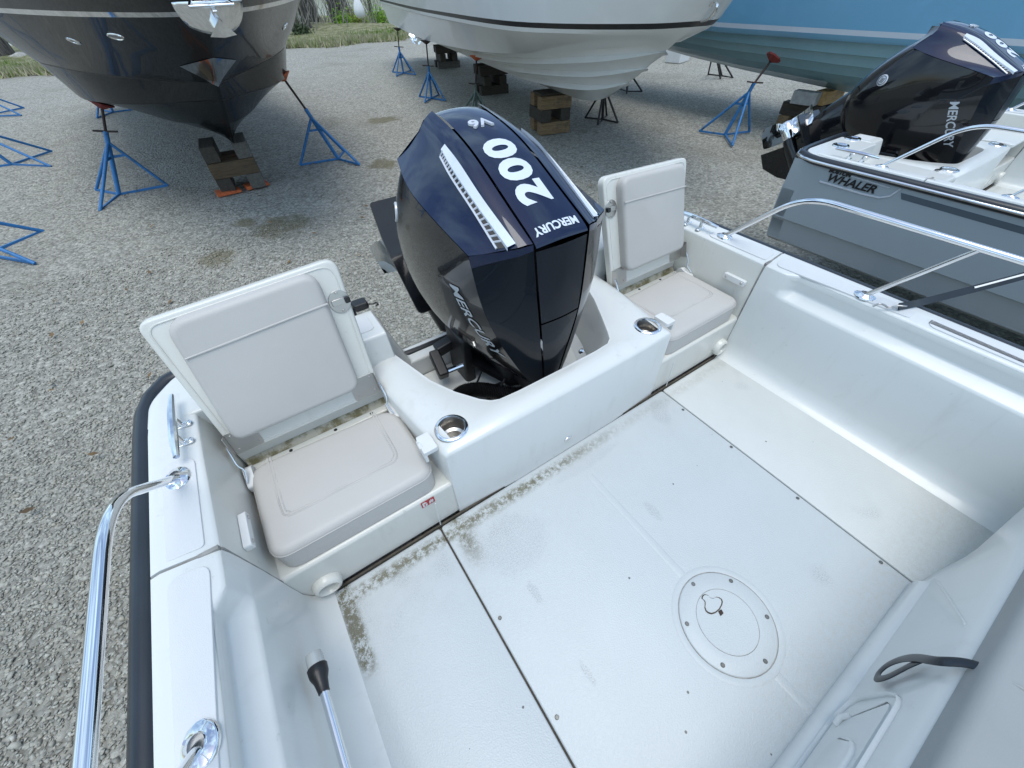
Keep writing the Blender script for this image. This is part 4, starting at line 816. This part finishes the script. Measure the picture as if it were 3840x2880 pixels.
def ribbon(P, wdt, thick, wv, name, mat, parent=None, n=40):
    P = catmull(P, n); b = MB(); R = []
    for i, p in enumerate(P):
        p = Vector(p); t = (Vector(P[min(i + 1, n - 1)]) - Vector(P[max(0, i - 1)])).normalized(); w = Vector(wv); w = (w - t * w.dot(t)).normalized(); h = t.cross(w) * thick / 2; w = w * wdt / 2
        R.append([p + w + h, p - w + h, p - w - h, p + w - h])
    b.grid(R, True); return b.build(name, mat, parent, smooth=40)
MB().tube(catmull([(.150, -1.075, .395), (.146, -1.046, .366), (.122, -1.020, .338), (.140, -1.014, .275), (.154, -1.016, .215), (.150, -1.018, .168), (.130, -1.020, .146), (.106, -1.020, .160), (.106, -1.020, .20), (.128, -1.020, .25), (.138, -1.0195, .29)], 60), .0108, 10, flat=.28).build('pull_strap', RUBBER, hs, smooth=60)
# sticker and hull fitting on the bench front
def bench_marks():
    f = lambda x, z, d: (x, -.0062 - d, z)
    st = MB().prism(rpoly([(-.617, .158), (-.571, .158), (-.571, .190), (-.617, .190)], .002, 2), 0, .0007, lambda x, z, d: (x, .0092 - d, z)).build('warning_sticker', REDST, bench_of(ob))
    b = MB(); g = lambda x, z, d: (x, .0083 - d, z)
    b.prism(rpoly([(-.613, .161), (-.5975, .161), (-.5975, .178), (-.603, .186), (-.613, .186)], .0015, 2), 0, .0006, g)
    for k, (x0, z0) in enumerate(((-.591, .162), (-.586, .166), (-.581, .163))): b.prism([(x0, z0), (x0 + .003, z0), (x0 + .006, z0 + .012), (x0 + .003, z0 + .021), (x0 + .001, z0 + .012)], 0, .0006, g)
    b.build('sticker_symbols', WPLAS, st)
    b = MB(); g2 = lambda x, z, d: (x, .0076 - d, z); b.prism([(-.607, .164), (-.604, .164), (-.604, .174), (-.600, .174), (-.600, .177), (-.607, .177)], 0, .0005, g2); b.build('sticker_glyph', REDST, st)
    MB().lathe([(.0005, .004), (.009, .004), (.017, .002), (.018, 0)], (-.008, -.0058, .075), Matrix(((1, 0, 0), (0, 0, -1), (0, .62, 0))), 20).build('drain_fitting', CHROME, bench_of(ob), smooth=50)
def bench_of(r): return [c for c in r.children if c.name.startswith('transom_bench')][0]
bench_marks()
def stern_light():
    o = empty('stern_light_pole', (-1.0, -.25, .2)); tag(o, 'thin metal stern light pole with clear lens leaning on the left side wall', 'light pole')
    a = Vector((-1.000, -.232, .225)); d = (Vector((-.972, -1.5, .235)) - a).normalized(); L = Vector(o.location)
    p = lambda t: a + d * t - L
    MB().tube([p(.06), p(1.2)], .0098, 14).build('tube', CHROME, o, smooth=60)
    MB().tube([p(t) for t in (.018, .022, .040, .055, .075, .080)], [.019, .0225, .0215, .0155, .0125, .0125], 18).build('cap', BLACKP, o, smooth=50)
    MB().tube([p(t) for t in (-.012, -.010, .0, .022)], [.014, .018, .0198, .0198], 18).build('lens', simple('clear_lens', (.40, .42, .41), .10, coat=1), o, smooth=50)
stern_light()
def tie_strap():
    o = empty('tie_down_strap', (1.1, -.45, .48)); tag(o, 'black webbing strap hooked to the right gunwale rail', 'strap'); L = Vector(o.location); f = lambda P: [tuple(Vector(p) - L) for p in P]
    ribbon(f([(1.108, -.452, .497), (1.150, -.474, .503), (1.20, -.497, .510), (1.30, -.566, .556), (1.40, -.640, .610), (1.56, -.75, .70)]), .026, .003, (.1, .5, .9), 'webbing', RUBBER, o)
    ribbon(f([(1.30, -.566, .562), (1.35, -.602, .588), (1.42, -.655, .627)]), .006, .004, (.15, .8, .35), 'strap_edge', WPLAS, o)
    b = MB(); b.tube(f(catmull([(1.060, -.395, .486), (1.068, -.405, .50), (1.080, -.418, .497), (1.088, -.428, .490), (1.094, -.437, .492)], 14)), .0035, 7); b.tube(f([(1.098, -.440, .489), (1.118, -.456, .495), (1.116, -.468, .506), (1.100, -.452, .505), (1.094, -.437, .492)]), .003, 6); b.build('snap_hook', STEEL, o, smooth=60)
tie_strap()
def bracket_box():
    o = empty('transom_clip', (-.478, .725, .478)); tag(o, 'small black plastic bracket with a hook on the rear left transom corner', 'bracket')
    MB().box((0, 0, .015), (.055, .05, .03)).build('bracket_body', BLACKP, o, bevel=.008); MB().tube(catmull([(.028, -.01, .012), (.045, -.02, .012), (.058, -.015, .010), (.06, -.030, .008), (.05, -.036, .012)], 12), .003, 6).build('hook', BLACKP, o)
bracket_box()

# ------------------------------------------------------------------ jack stands and timber cribs
def stand(c, feet, collar, pad, mat, label, group, padmat=RED, handle=True, pads=None, stub=False):
    c = Vector((c[0], c[1], GZ)); o = empty('jack_stand', tuple(c)); tag(o, label, 'jack stand', group)
    col = Vector(collar) - c; pd = Vector(pad) - c; r = .02
    MB().tube([(0, 0, .03), tuple(col)], .029, 10).build('main_tube', mat, o, smooth=60)
    ax = col.normalized()
    for fx_, fy_ in feet:
        top = col * .84; f = Vector((fx_, fy_, .015)); MB().tube([tuple(top), tuple(f)], .0205, 8).build('leg', mat, o, smooth=60)
        MB().beam((0, 0, .025), (fx_ * .98, fy_ * .98, .022), .022, .028).build('base_bar', mat, o)
        m_ = col * .62; MB().beam(tuple(m_), tuple(top.lerp(f, .27)), .012, .03).build('gusset', mat, o)
    MB().tube([tuple(col * .97), tuple(pd)], .017, 8).build('screw_post', RUST, o, smooth=60)
    if handle:
        q = Vector((ax.y, -ax.x, 0)); q = q.normalized() if q.length > .05 else Vector((.8, .6, 0)); b = MB(); b.beam(tuple(col + Vector((-.13, .05, .02))), tuple(col), .032, .018); b.beam(tuple(col), tuple(col + Vector((.13, -.07, -.01))), .032, .018); b.build('screw_handle', RUST, o)
    if not stub:
        d = (pd - col).normalized(); M = d.to_track_quat('Z', 'X').to_matrix(); b = MB(); b.lathe([(.03, -.05), (.10, -.008), (.125, .0), (.13, .02), (.0005, .021)], tuple(pd), M, 8); b.build('pad', padmat, o, smooth=20)
    return o
G1 = 'boat jack stands on the gravel'
stand((-2.19, 7.62), [(-.31, .48), (-.21, -.58), (.62, -.02)], (-1.88, 7.67, .02), (-1.74, 7.68, .31), SBLUE, 'blue jack stand under the left side of the black hull', G1)
stand((.94, 7.18), [(-.61, .10), (.20, -.52), (.22, .37)], (.70, 7.23, .01), (.54, 7.26, .42), SBLUE, 'blue jack stand under the right side of the black hull', G1, ORANGE, False)
stand((7.04, 3.98), [(-.13, .45), (-.44, -.46), (.53, -.14)], (7.13, 3.81, .04), (7.32, 3.75, .34), SBLUE, 'blue jack stand with red pad holding the light blue boat', G1)
stand((4.34, 10.56), [(-.15, .42), (-.33, -.31), (.15, -.47), (.34, .27)], (4.37, 10.55, -.09), (4.40, 10.54, .36), SBLUE, 'blue jack stand under the white boat, the nearer of its two blue ones', G1, RUST)
stand((5.35, 14.75), [(-.18, .50), (-.40, -.37), (.18, -.56), (.40, .32)], (5.35, 14.75, -.08), (5.40, 14.73, .34), SBLUE, 'blue jack stand farthest back under the stern of the white boat', G1, RUST)
stand((4.02, 7.75), [(-.25, .40), (-.35, -.25), (.2, -.4), (.38, .2)], (4.08, 7.77, -.10), (4.16, 7.8, .30), SGREEN, 'grey green jack stand with orange pad under the white hull behind the outboard', G1, ORANGE)
stand((6.14, 6.22), [(-.17, .34), (-.34, -.23), (.06, -.39), (.29, .18)], (6.05, 6.20, -.05), (5.92, 6.16, .34), SDARK, 'dark bare metal jack stand behind the bow of the white boat', G1, RUST)
stand((8.50, 7.85), [(-.18, -.17), (.29, -.24), (.1, .35)], (8.4, 7.85, -.2), (8.3, 7.85, -.1), SDARK, 'dark jack stand half hidden behind the white bow, in the shade', G1, RUST, stub=True)
stand((11.95, 7.6), [(-.05, .40), (-.40, -.26), (-.04, -.40)], (11.0, 7.5, .1), (10.6, 7.4, .3), SDARK, 'dark jack stand on the far side of the light blue boat', G1, RUST)
stand((-5.3, 16.4), [(.75, .65), (.85, -.5), (-.6, .1)], (-5.3, 16.4, .1), (-5.2, 16.4, .4), SBLUE, 'blue jack stand at the left edge, highest of the three there', G1, stub=True)
stand((-3.86, 10.66), [(.50, .60), (.62, -.62), (-.62, .05)], (-4.15, 10.7, .05), (-4.25, 10.7, .3), SBLUE, 'blue jack stand at the left edge, middle of the three there', G1, stub=True)
stand((-3.45, 6.3), [(.48, .41), (.52, -.62), (-.55, .1)], (-3.75, 6.3, .05), (-3.85, 6.3, .3), SBLUE, 'blue jack stand at the left edge, lowest of the three there', G1, stub=True)
stand((-2.5, 14.6), [(-.3, -.5), (.5, .0), (-.25, .5)], (-2.35, 14.6, .0), (-2.1, 14.6, .3), SBLUE, 'blue jack stand showing under the black hull far behind', G1, stub=True)
def timber(a, b, w, h, mat, label, group='timber blocks under the boats', name='timber_block'):
    a, b = Vector(a), Vector(b); d = b - a; o = MB().box((0, 0, 0), (d.length, w, h)).build(name, mat, None, bevel=.008)
    o.location = (a + b) / 2; o.rotation_euler = (random.uniform(-.02, .02), 0, math.atan2(d.y, d.x)); return tag(o, label, 'timber block', group)
def crib(c, ang, mats, where, w=.195, L=.60, layers=3, first=0, gap=.20, z=GZ):
    for k in range(layers):
        th = ang + (math.pi / 2 if (k + first) % 2 else 0); u = Vector((math.cos(th), math.sin(th), 0)); v = Vector((-u.y, u.x, 0)); lay = ('bottom', 'middle', 'top')[k] if layers == 3 else ('bottom', 'top')[k]
        for i, s in enumerate((-1, 1)):
            cc = Vector((c[0], c[1], z + w * (k + .5) + .004 * k)) + v * s * gap; ex = u * (L / 2 + random.uniform(-.02, .02)) ; mt = mats[k][i]
            fr = (v * s).dot(Vector((CAMX - c[0], CAMY - c[1], 0))) > 0
            side = ('nearer' if fr else 'farther') if abs(u.y) < abs(u.x) else ('right' if (v * s).x > 0 else 'left')
            timber(cc - ex, cc + ex, w - random.uniform(0, .01), w, mt, '%s %s timber of the block stack %s' % (lay, side, where))
CAMX, CAMY = -.676, -.657
crib((-.60, 6.88), math.radians(86), [(WOODG, WOODD), (WOODB, WOODB), (WOODG, WOODD)], 'under the black bow', z=GZ + .02)
for x, y, a in ((-.83, 6.66, .05), (-.44, 6.70, .12)):
    o = MB().prism([(-.16, 0), (.16, 0), (.16, .03), (-.16, .05)], -.09, .09, lambda p, q, d: (p, d, q)).build('plastic_wedge', ORANGE, None, bevel=.004); o.location = (x, y, GZ + .012); o.rotation_euler = (0, 0, a); tag(o, 'orange wedge at the foot of the black bow blocks, ' + ('left' if x < -.6 else 'right'), 'wedge', 'orange wedges')
crib((4.86, 6.36), math.radians(-14), [(WOODY if False else WOODL, WOODL), (WOODD, WOODD), (WOODL, WOODL)], 'under the white bow')
timber((4.58, 6.40, -.135), (5.16, 6.26, -.135), .40, .035, WOODD, 'thin dark plank on top of the block stack under the white bow')
crib((5.92, 10.2), math.radians(-14), [(WOODD, WOODD), (WOODD, WOODD), (WOODD, WOODD)], 'midway under the white boat', L=.75)
crib((7.05, 14.9), math.radians(-14), [(WOODG, WOODD), (WOODD, WOODD), (WOODD, WOODD)], 'under the white stern', L=.75)
crib((8.62, 3.5), math.radians(4), [(WOODL, WOODL), (WOODD, WOODD)], 'under the light blue keel', layers=2, L=.70)
timber((8.35, 3.25, -.245), (9.0, 3.25, -.245), .2, .2, WOODY, 'pale yellow timber block on the stack under the light blue keel')
o = MB().box((0, 0, 0), (.19, .4, .19)).build('concrete_block', CONC, None, bevel=.01); o.location = (8.24, 3.42, -.245); o.rotation_euler = (0, 0, .1); tag(o, 'grey concrete block beside the yellow timber under the light blue keel', 'concrete block')
o = MB().box((0, 0, 0), (.75, .5, .62)).build('white_crate', WPLAS, None, bevel=.03); o.location = (13.2, 10.2, GZ + .31); o.rotation_euler = (0, 0, .25); tag(o, 'white box on the gravel between the white and blue boats', 'box')
o = MB().box((0, 0, 0), (.30, .09, .035)).build('wood_scrap', WOODG, None, bevel=.004); o.location = (3.9, .62, GZ + .03); o.rotation_euler = (.05, 0, -.5)
o.location = (1.75, .13, GZ + .03); tag(o, 'grey scrap of board on the gravel between the two open boats', 'board')
def trailer_axle():
    o = empty('boat_dolly', (2.3, -.25, GZ)); tag(o, 'low dark metal dolly on the gravel under the grey boat', 'dolly')
    b = MB(); b.beam((-.42, .42, .10), (.5, -.05, .10), .07); b.beam((-.2, .1, .14), (.4, -.6, .14), .08); b.box((-.05, .25, .12), (.2, .16, .2)); b.build('dolly_frame', SDARK, o, bevel=.01)
    for x, y in ((-.36, .36), (.3, -.45)): MB().lathe([(.03, -.035), (.085, -.035), (.09, -.02), (.09, .02), (.085, .035), (.03, .035)], (x, y, .085), Matrix(((0, 0, 1), (1, 0, 0), (0, 1, 0))), 18).build('wheel', BLACKP, o)
trailer_axle()

# ------------------------------------------------------------------ fittings on the background boats
def dark_fittings():
    P = lambda f, w, z, s=1: on_hull(dark, DF, da, dn, f, w, z, s)
    tris = [p for p in dark.children if p.type == 'MESH' and 'tops' in p.name]; bt = bvh(tris)
    camL = Vector((-.676, -.657, 1.35)) - Vector(dark.location)
    def hit(f, w, z, s):
        q = P(f, w, z, s); out = (dn * s * .8 + da * .6).normalized(); h = bt.ray_cast(q + out * 1.2, -out)
        return (h[0], h[1] if h[1].dot(out) > 0 else -h[1]) if h[0] else (q, out)
    for f, w, z, s, kind in ((.50, 1.0, 1.03, 1, 'port'), (1.15, .62, 1.07, 1, 'vent'), (.2, 1.1, 1.0, -1, 'port')):
        c, nrm = hit(f, w, z, s); M = nrm.to_track_quat('Z', 'Y').to_matrix(); b = MB()
        if kind == 'port':
            b.lathe([(.022, -.004), (.026, .010), (.036, .012), (.056, .008), (.060, -.006)], tuple(c), M @ Matrix.Diagonal((1.15, .85, 1)), 22); o = b.build('through_hull_port', CHROME, dark, smooth=60)
            MB().lathe([(.0005, .003), (.023, .003)], tuple(c), M, 14).build('port_bore', BLACKP, o)
        else:
            b.lathe([(.075, .004), (.082, .010), (.092, .008), (.096, -.004)], tuple(c), M @ Matrix.Diagonal((1, .46, 1)), 26); o = b.build('hull_vent', CHROME, dark, smooth=60)
            MB().lathe([(.0005, .004), (.077, .004)], tuple(c), M @ Matrix.Diagonal((1, .44, 1)), 20).build('vent_mesh', STEEL, o)
    # polished plate wrapped round the stem
    b = MB(); R = []
    for u in np.linspace(-1, 1, 15):
        s = 1 if u > 0 else -1; top = None; r = []
        for t in np.linspace(0, 1, 7):
            zz = (.885 - .075 * abs(u)) * (1 - t) + t * (.60 + .21 * abs(u)); w = abs(u) * .26
            fs = np.interp(zz, [.6, .635, .90], [.93, .97, 1.52]); f = fs - w * (1.05 + .3 * w)
            q = P(f, w, zz, s); out = (dn * s * .75 + da * .66).normalized(); h = bt.ray_cast(q + out * .8, -out, 1.4); r.append(tuple((h[0] or q) + out * .006))
        R.append(r)
    b.grid(R).build('stem_guard', CHROME, dark, smooth=70)
dark_fittings()
def anchor():
    o = empty('bow_anchor', (-.28, 4.1, 1.0)); tag(o, 'polished plough anchor hanging from the bow roller of the black boat', 'anchor'); A = Vector((da.x, da.y, 0)); Nn = Vector((dn.x, dn.y, 0)); base = on_hull(dark, DF, da, dn, 2.42, 0, 1.24) + Vector(dark.location) - Vector(o.location)
    f = lambda a_, w, z: tuple(base + A * a_ + Nn * w + Vector((0, 0, z)))
    R = []
    for u in np.linspace(-1, 1, 17):
        r = []
        for t in np.linspace(0, 1, 8):
            half = .235 * (1 - .25 * t ** 2) ; z = .05 - .19 * t + .05 * abs(u) ** 2.2 * t; r.append(f(.13 - .10 * abs(u) ** 1.5 - .10 * t, half * u, z))
        R.append(r)
    b = MB(); b.grid(R); fl = b.build('fluke', CHROME, o, smooth=70); m = fl.modifiers.new('s', 'SOLIDIFY'); m.thickness = .010
    b = MB(); b.add([f(.17, 0, -.05), f(.10, -.095, -.15), f(.10, .095, -.15), f(.12, 0, -.16), f(.03, 0, -.10)], [(0, 1, 3), (0, 3, 2), (0, 4, 1), (0, 2, 4), (1, 4, 3), (2, 3, 4)]); b.build('fluke_tip', CHROME, o, smooth=0)
    b = MB(); b.beam(f(.15, 0, -.03), f(-.15, 0, .16), .035, .05); b.build('shank', CHROME, o, bevel=.006)
    b = MB(); b.tube([f(.14, -.15, .02), f(.13, .15, .02)], .011, 8); b.tube([f(.14, -.15, .02), f(-.02, -.05, .12)], .011, 8); b.tube([f(.13, .15, .02), f(-.02, .05, .12)], .011, 8); b.build('roller_frame', CHROME, o, smooth=60)
anchor()
def white_fittings():
    P = lambda f, w, z, s=1: on_hull(white, WF, wa, wn, f, w, z, s)
    c = P(2.02, .22, 1.02); M = wn.to_track_quat('Z', 'Y').to_matrix(); b = MB(); b.lathe([(.0005, .03), (.022, .028), (.034, .012), (.036, -.03)], tuple(c), M @ Matrix.Diagonal((1.1, .7, 1)), 18); b.build('bow_drain_fitting', STEEL, white, smooth=60)
    b = MB(); b.tube(catmull([P(2.18, .0, .99), P(2.30, .0, 1.02), P(2.36, .0, 1.10), P(2.30, .0, 1.14), P(2.26, 0, 1.10)], 16), .014, 8); b.build('bow_eye', CHROME, white, smooth=60)
    # stern drive with chrome twin propellers
    d = empty('stern_drive'); d.parent = white; hub = P(-12.9, .55, -.05)
    b = MB(); b.beam(P(-12.4, .55, .35), P(-12.9, .55, -.05), .14, .26); b.build('drive_leg', STEEL, d, bevel=.03)
    b = MB(); Aw = Vector((-wa.x, -wa.y, 0)); Nw = Vector((wn.x, wn.y, 0)); Z = Vector((0, 0, 1))
    b.grid([[hub + Aw * t + (Nw * math.cos(k * math.pi / 6) + Z * math.sin(k * math.pi / 6)) * r for k in range(12)] for t, r in ((-.3, .04), (-.1, .09), (.2, .08), (.3, .03))], True)
    for o_ in (0, .18):
        for kb in range(4):
            a0 = kb * 1.57 + o_ * 3; R = []
            for i in range(5):
                r = .08 + .05 * i; hw = [.5, .7, .7, .55, .15][i]; R.append([hub + (Nw * math.cos(a0 + t * hw) + Z * math.sin(a0 + t * hw)) * r + Aw * (o_ + t * .09) for t in (-1, -.5, 0, .5, 1)])
            b.grid(R)
    b.build('propeller', CHROME, d, smooth=60)
white_fittings()

# ------------------------------------------------------------------ trees, rocks and the float on the bank
def tree(x, y, r, h, lean, label, group, mat=BARK, limbs=5, leaves=900, crown=True):
    o = empty('bank_tree', (x, y, GZ - .05)); tag(o, label, 'tree', group); rnd = random.Random(int(x * 100 + y * 7))
    pts = [(0, 0, 0)]; 
    for k in range(1, 9): pts.append((lean[0] * h * k / 8 + rnd.gauss(0, r * .35), lean[1] * h * k / 8 + rnd.gauss(0, r * .35), h * k / 8))
    P = catmull(pts, 22); rr = [r * (1.45 if i == 0 else 1.2 if i == 1 else 1.05 - .75 * i / 21) for i in range(22)]
    tr = MB().tube(P, rr, 12).build('trunk', mat, o, smooth=60); L = MB(); tips = []
    for k in range(limbs):
        i = rnd.randint(5, 20); a = rnd.uniform(0, 6.28); ln = h * rnd.uniform(.15, .32); q = Vector(P[i]); d = Vector((math.cos(a), math.sin(a), rnd.uniform(.3, .9))); e = [q, q + d * ln * .4, q + d * ln * .75 + Vector((0, 0, ln * .1)), q + d * ln]
        L.tube(catmull(e, 8), [rr[i] * .45 * (1 - .09 * j) for j in range(8)], 7); tips.append((e[3], ln * .6)); tips.append((e[2], ln * .5))
    if limbs: L.build('limbs', mat, o, smooth=60)
    if crown:
        V, F = [], []
        for c, s in tips + [(Vector(P[-1]), h * .18)]:
            for _ in range(leaves // max(1, len(tips))):
                p = c + Vector((rnd.gauss(0, s * .5), rnd.gauss(0, s * .5), rnd.gauss(0, s * .4))); u = Vector((rnd.gauss(0, 1), rnd.gauss(0, 1), rnd.gauss(0, 1))).normalized() * .07; w = u.orthogonal().normalized() * .04; k = len(V); V += [p - u, p + w, p + u, p - w]; F.append((k, k + 1, k + 2, k + 3))
        obj('crown', V, F, LEAF, o, smooth=0)
G2 = 'trees along the grass bank'
for x, y, r, h, ln, lb in (( 9.3, 35.3, .20, 8, (.02, .0), 'slim grey trunk between the black and white boats'), (10.6, 38.5, .42, 10, (-.015, 0), 'thick dark trunk behind the white hanging float'), (8.2, 38.0, .50, 10, (-.03, 0), 'broad dark trunk left of the white hanging float'),
        (6.4, 33.5, .30, 8, (.03, 0), 'ridged grey trunk just right of the black hull'), (7.1, 33.9, .22, 8, (-.06, 0), 'leaning grey trunk beside the black hull'), (11.7, 40.5, .30, 9, (.02, 0), 'pale grey trunk right of the white hanging float'),
        (12.6, 37.5, .16, 6, (.08, 0), 'thin crooked trunk close to the white stern'), (-6.9, 30.2, .40, 9, (-.10, 0), 'stout brown trunk at the far left under the black hull'), (-6.05, 31.6, .09, 6, (-.25, 0), 'thin leaning sapling beside the stout left trunk'), (-5.6, 31.0, .08, 6, (-.35, 0), 'thin dark sapling leaning left across the bright water'), (5.3, 36.5, .3, 9, (0, 0), 'grey trunk mostly hidden behind the black hull')):
    tree(x, y, r, h, ln, lb, G2, BARK, 5 if r > .1 else 2, 700 if r > .1 else 120)
def brush():
    V = MB(); rnd = random.Random(4)
    for _ in range(420):
        x = rnd.uniform(-9, 17); y = rnd.uniform(31.5, 41); h = rnd.uniform(.9, 2.6); a = rnd.gauss(0, .3)
        if -9 < x < -5.2 and y > 30: continue
        P = [(x, y, GZ)]; 
        for k in range(1, 5): P.append((x + a * h * k / 4 + rnd.gauss(0, .08), y + rnd.gauss(0, .08), GZ + h * k / 4))
        V.tube(P, [.03, .026, .02, .014, .006], 5, cap=False)
    tag(V.build('bare_brush', BARKL, None, smooth=60), 'bare grey brush and saplings filling the bank between the trunks', 'brush', kind='stuff')
    for i, (x, y, s, lb) in enumerate(((9.25, 33.6, .75, 'bright green leafy clump left of the dark trunk on the bank'), (11.6, 33.4, .95, 'bright green leafy clump on the bank nearest the white boat'), (10.4, 34.2, .8, 'yellow green shrub in front of the thick dark trunk'), (5.6, 29.0, .6, 'dark green shrub beside the black hull edge'))):
        V, F, T = [], [], []
        for _ in range(900):
            p = Vector((x + rnd.gauss(0, s * .38), y + rnd.gauss(0, s * .3), GZ + .1 + abs(rnd.gauss(0, s * .45)))); u = Vector((rnd.gauss(0, 1), rnd.gauss(0, 1), rnd.gauss(.8, 1))).normalized() * .10; w = u.orthogonal().normalized() * .03; k = len(V); V += [p - u, p + w, p + u, p - w]; F.append((k, k + 1, k + 2, k + 3)); c = rnd.uniform(.7, 1.3); T += [((.13, .26, .012) if i < 2 else (.16, .19, .03) if i == 2 else (.03, .05, .015))[j] * c for j in range(3)] * 0 or [tuple(((.13, .26, .012) if i < 2 else (.16, .19, .03) if i == 2 else (.03, .05, .015))[j] * c for j in range(3)) + (1,)] * 4
        V = [(a - x, b - y, c - GZ) for a, b, c in V]; o = obj('leafy_shrub', V, F, BLADE, smooth=0); o.location = (x, y, GZ); at = o.data.color_attributes.new('tone', 'FLOAT_COLOR', 'POINT'); at.data.foreach_set('color', np.array(T, 'f').ravel()); tag(o, lb, 'shrub', 'shrubs on the bank')
brush()
def float_():
    o = empty('hanging_float', (8.4, 27.2, .1)); tag(o, 'white pear shaped float hanging in front of the tree trunks', 'float')
    MB().lathe([(.0005, -.34), (.12, -.33), (.22, -.26), (.27, -.14), (.27, 0), (.23, .16), (.15, .36), (.07, .52), (.04, .62), (.0005, .63)], (0, 0, .28), None, 24).build('float_body', WPLAS, o, smooth=60); MB().tube([(0, 0, .88), (.05, .6, 4.5)], .012, 5).build('rope', BLACKP, o)
float_()
def rock(x, y, s, lb):
    bm = bmesh.new(); bmesh.ops.create_icosphere(bm, subdivisions=3, radius=1); rnd = random.Random(int(x * 31))
    for v in bm.verts: v.co *= 1 + .14 * math.sin(v.co.x * 4 + x) + .1 * math.sin(v.co.y * 5 + y) + rnd.uniform(-.03, .03); v.co.z *= .6; v.co *= s
    me = bpy.data.meshes.new('bank_rock'); bm.to_mesh(me); bm.free(); me.materials.append(simple('pale_rock', (.34, .33, .30), .9, var=.3, bump=.5, bs=30)); me.polygons.foreach_set('use_smooth', [True] * len(me.polygons)); o = bpy.data.objects.new('bank_rock', me); C.objects.link(o); o.location = (x, y, GZ + s * .35); tag(o, lb, 'rock', 'rocks on the grass bank')
rock(-6.25, 29.6, .42, 'large pale rock in the grass at the far left'); rock(-5.15, 26.2, .13, 'small pale rock at the gravel edge on the left'); rock(7.35, 28.4, .14, 'small white rock in the grass right of the black hull'); rock(6.7, 27.0, .10, 'smallest white rock at the gravel edge right of the black hull')
# scraps on the gravel
def litter():
    V, F = [], []; rnd = random.Random(9)
    for _ in range(260):
        x, y = rnd.uniform(-4.5, 4), rnd.uniform(.9, 9)
        if abs(x) < 1.1 and y < 1: continue
        a = rnd.uniform(0, 6.28); s = rnd.uniform(.015, .04); k = len(V); c, d = math.cos(a) * s, math.sin(a) * s; z = GZ + .03
        V += [(x - c, y - d, z), (x + d * .5, y - c * .5, z + .008), (x + c, y + d, z + .012), (x - d * .5, y + c * .5, z + .004)]; F.append((k, k + 1, k + 2, k + 3))
    tag(obj('dead_leaves', V, F, simple('dead_leaf', (.16, .10, .045), .8, var=.6, vs=2), smooth=0), 'dead leaves and twigs scattered over the gravel', 'leaf litter', kind='stuff')
litter()
for x, y, m_, lb in ((-.62, 4.95, None, 'yellow leaf scrap on the gravel'),):
    pass
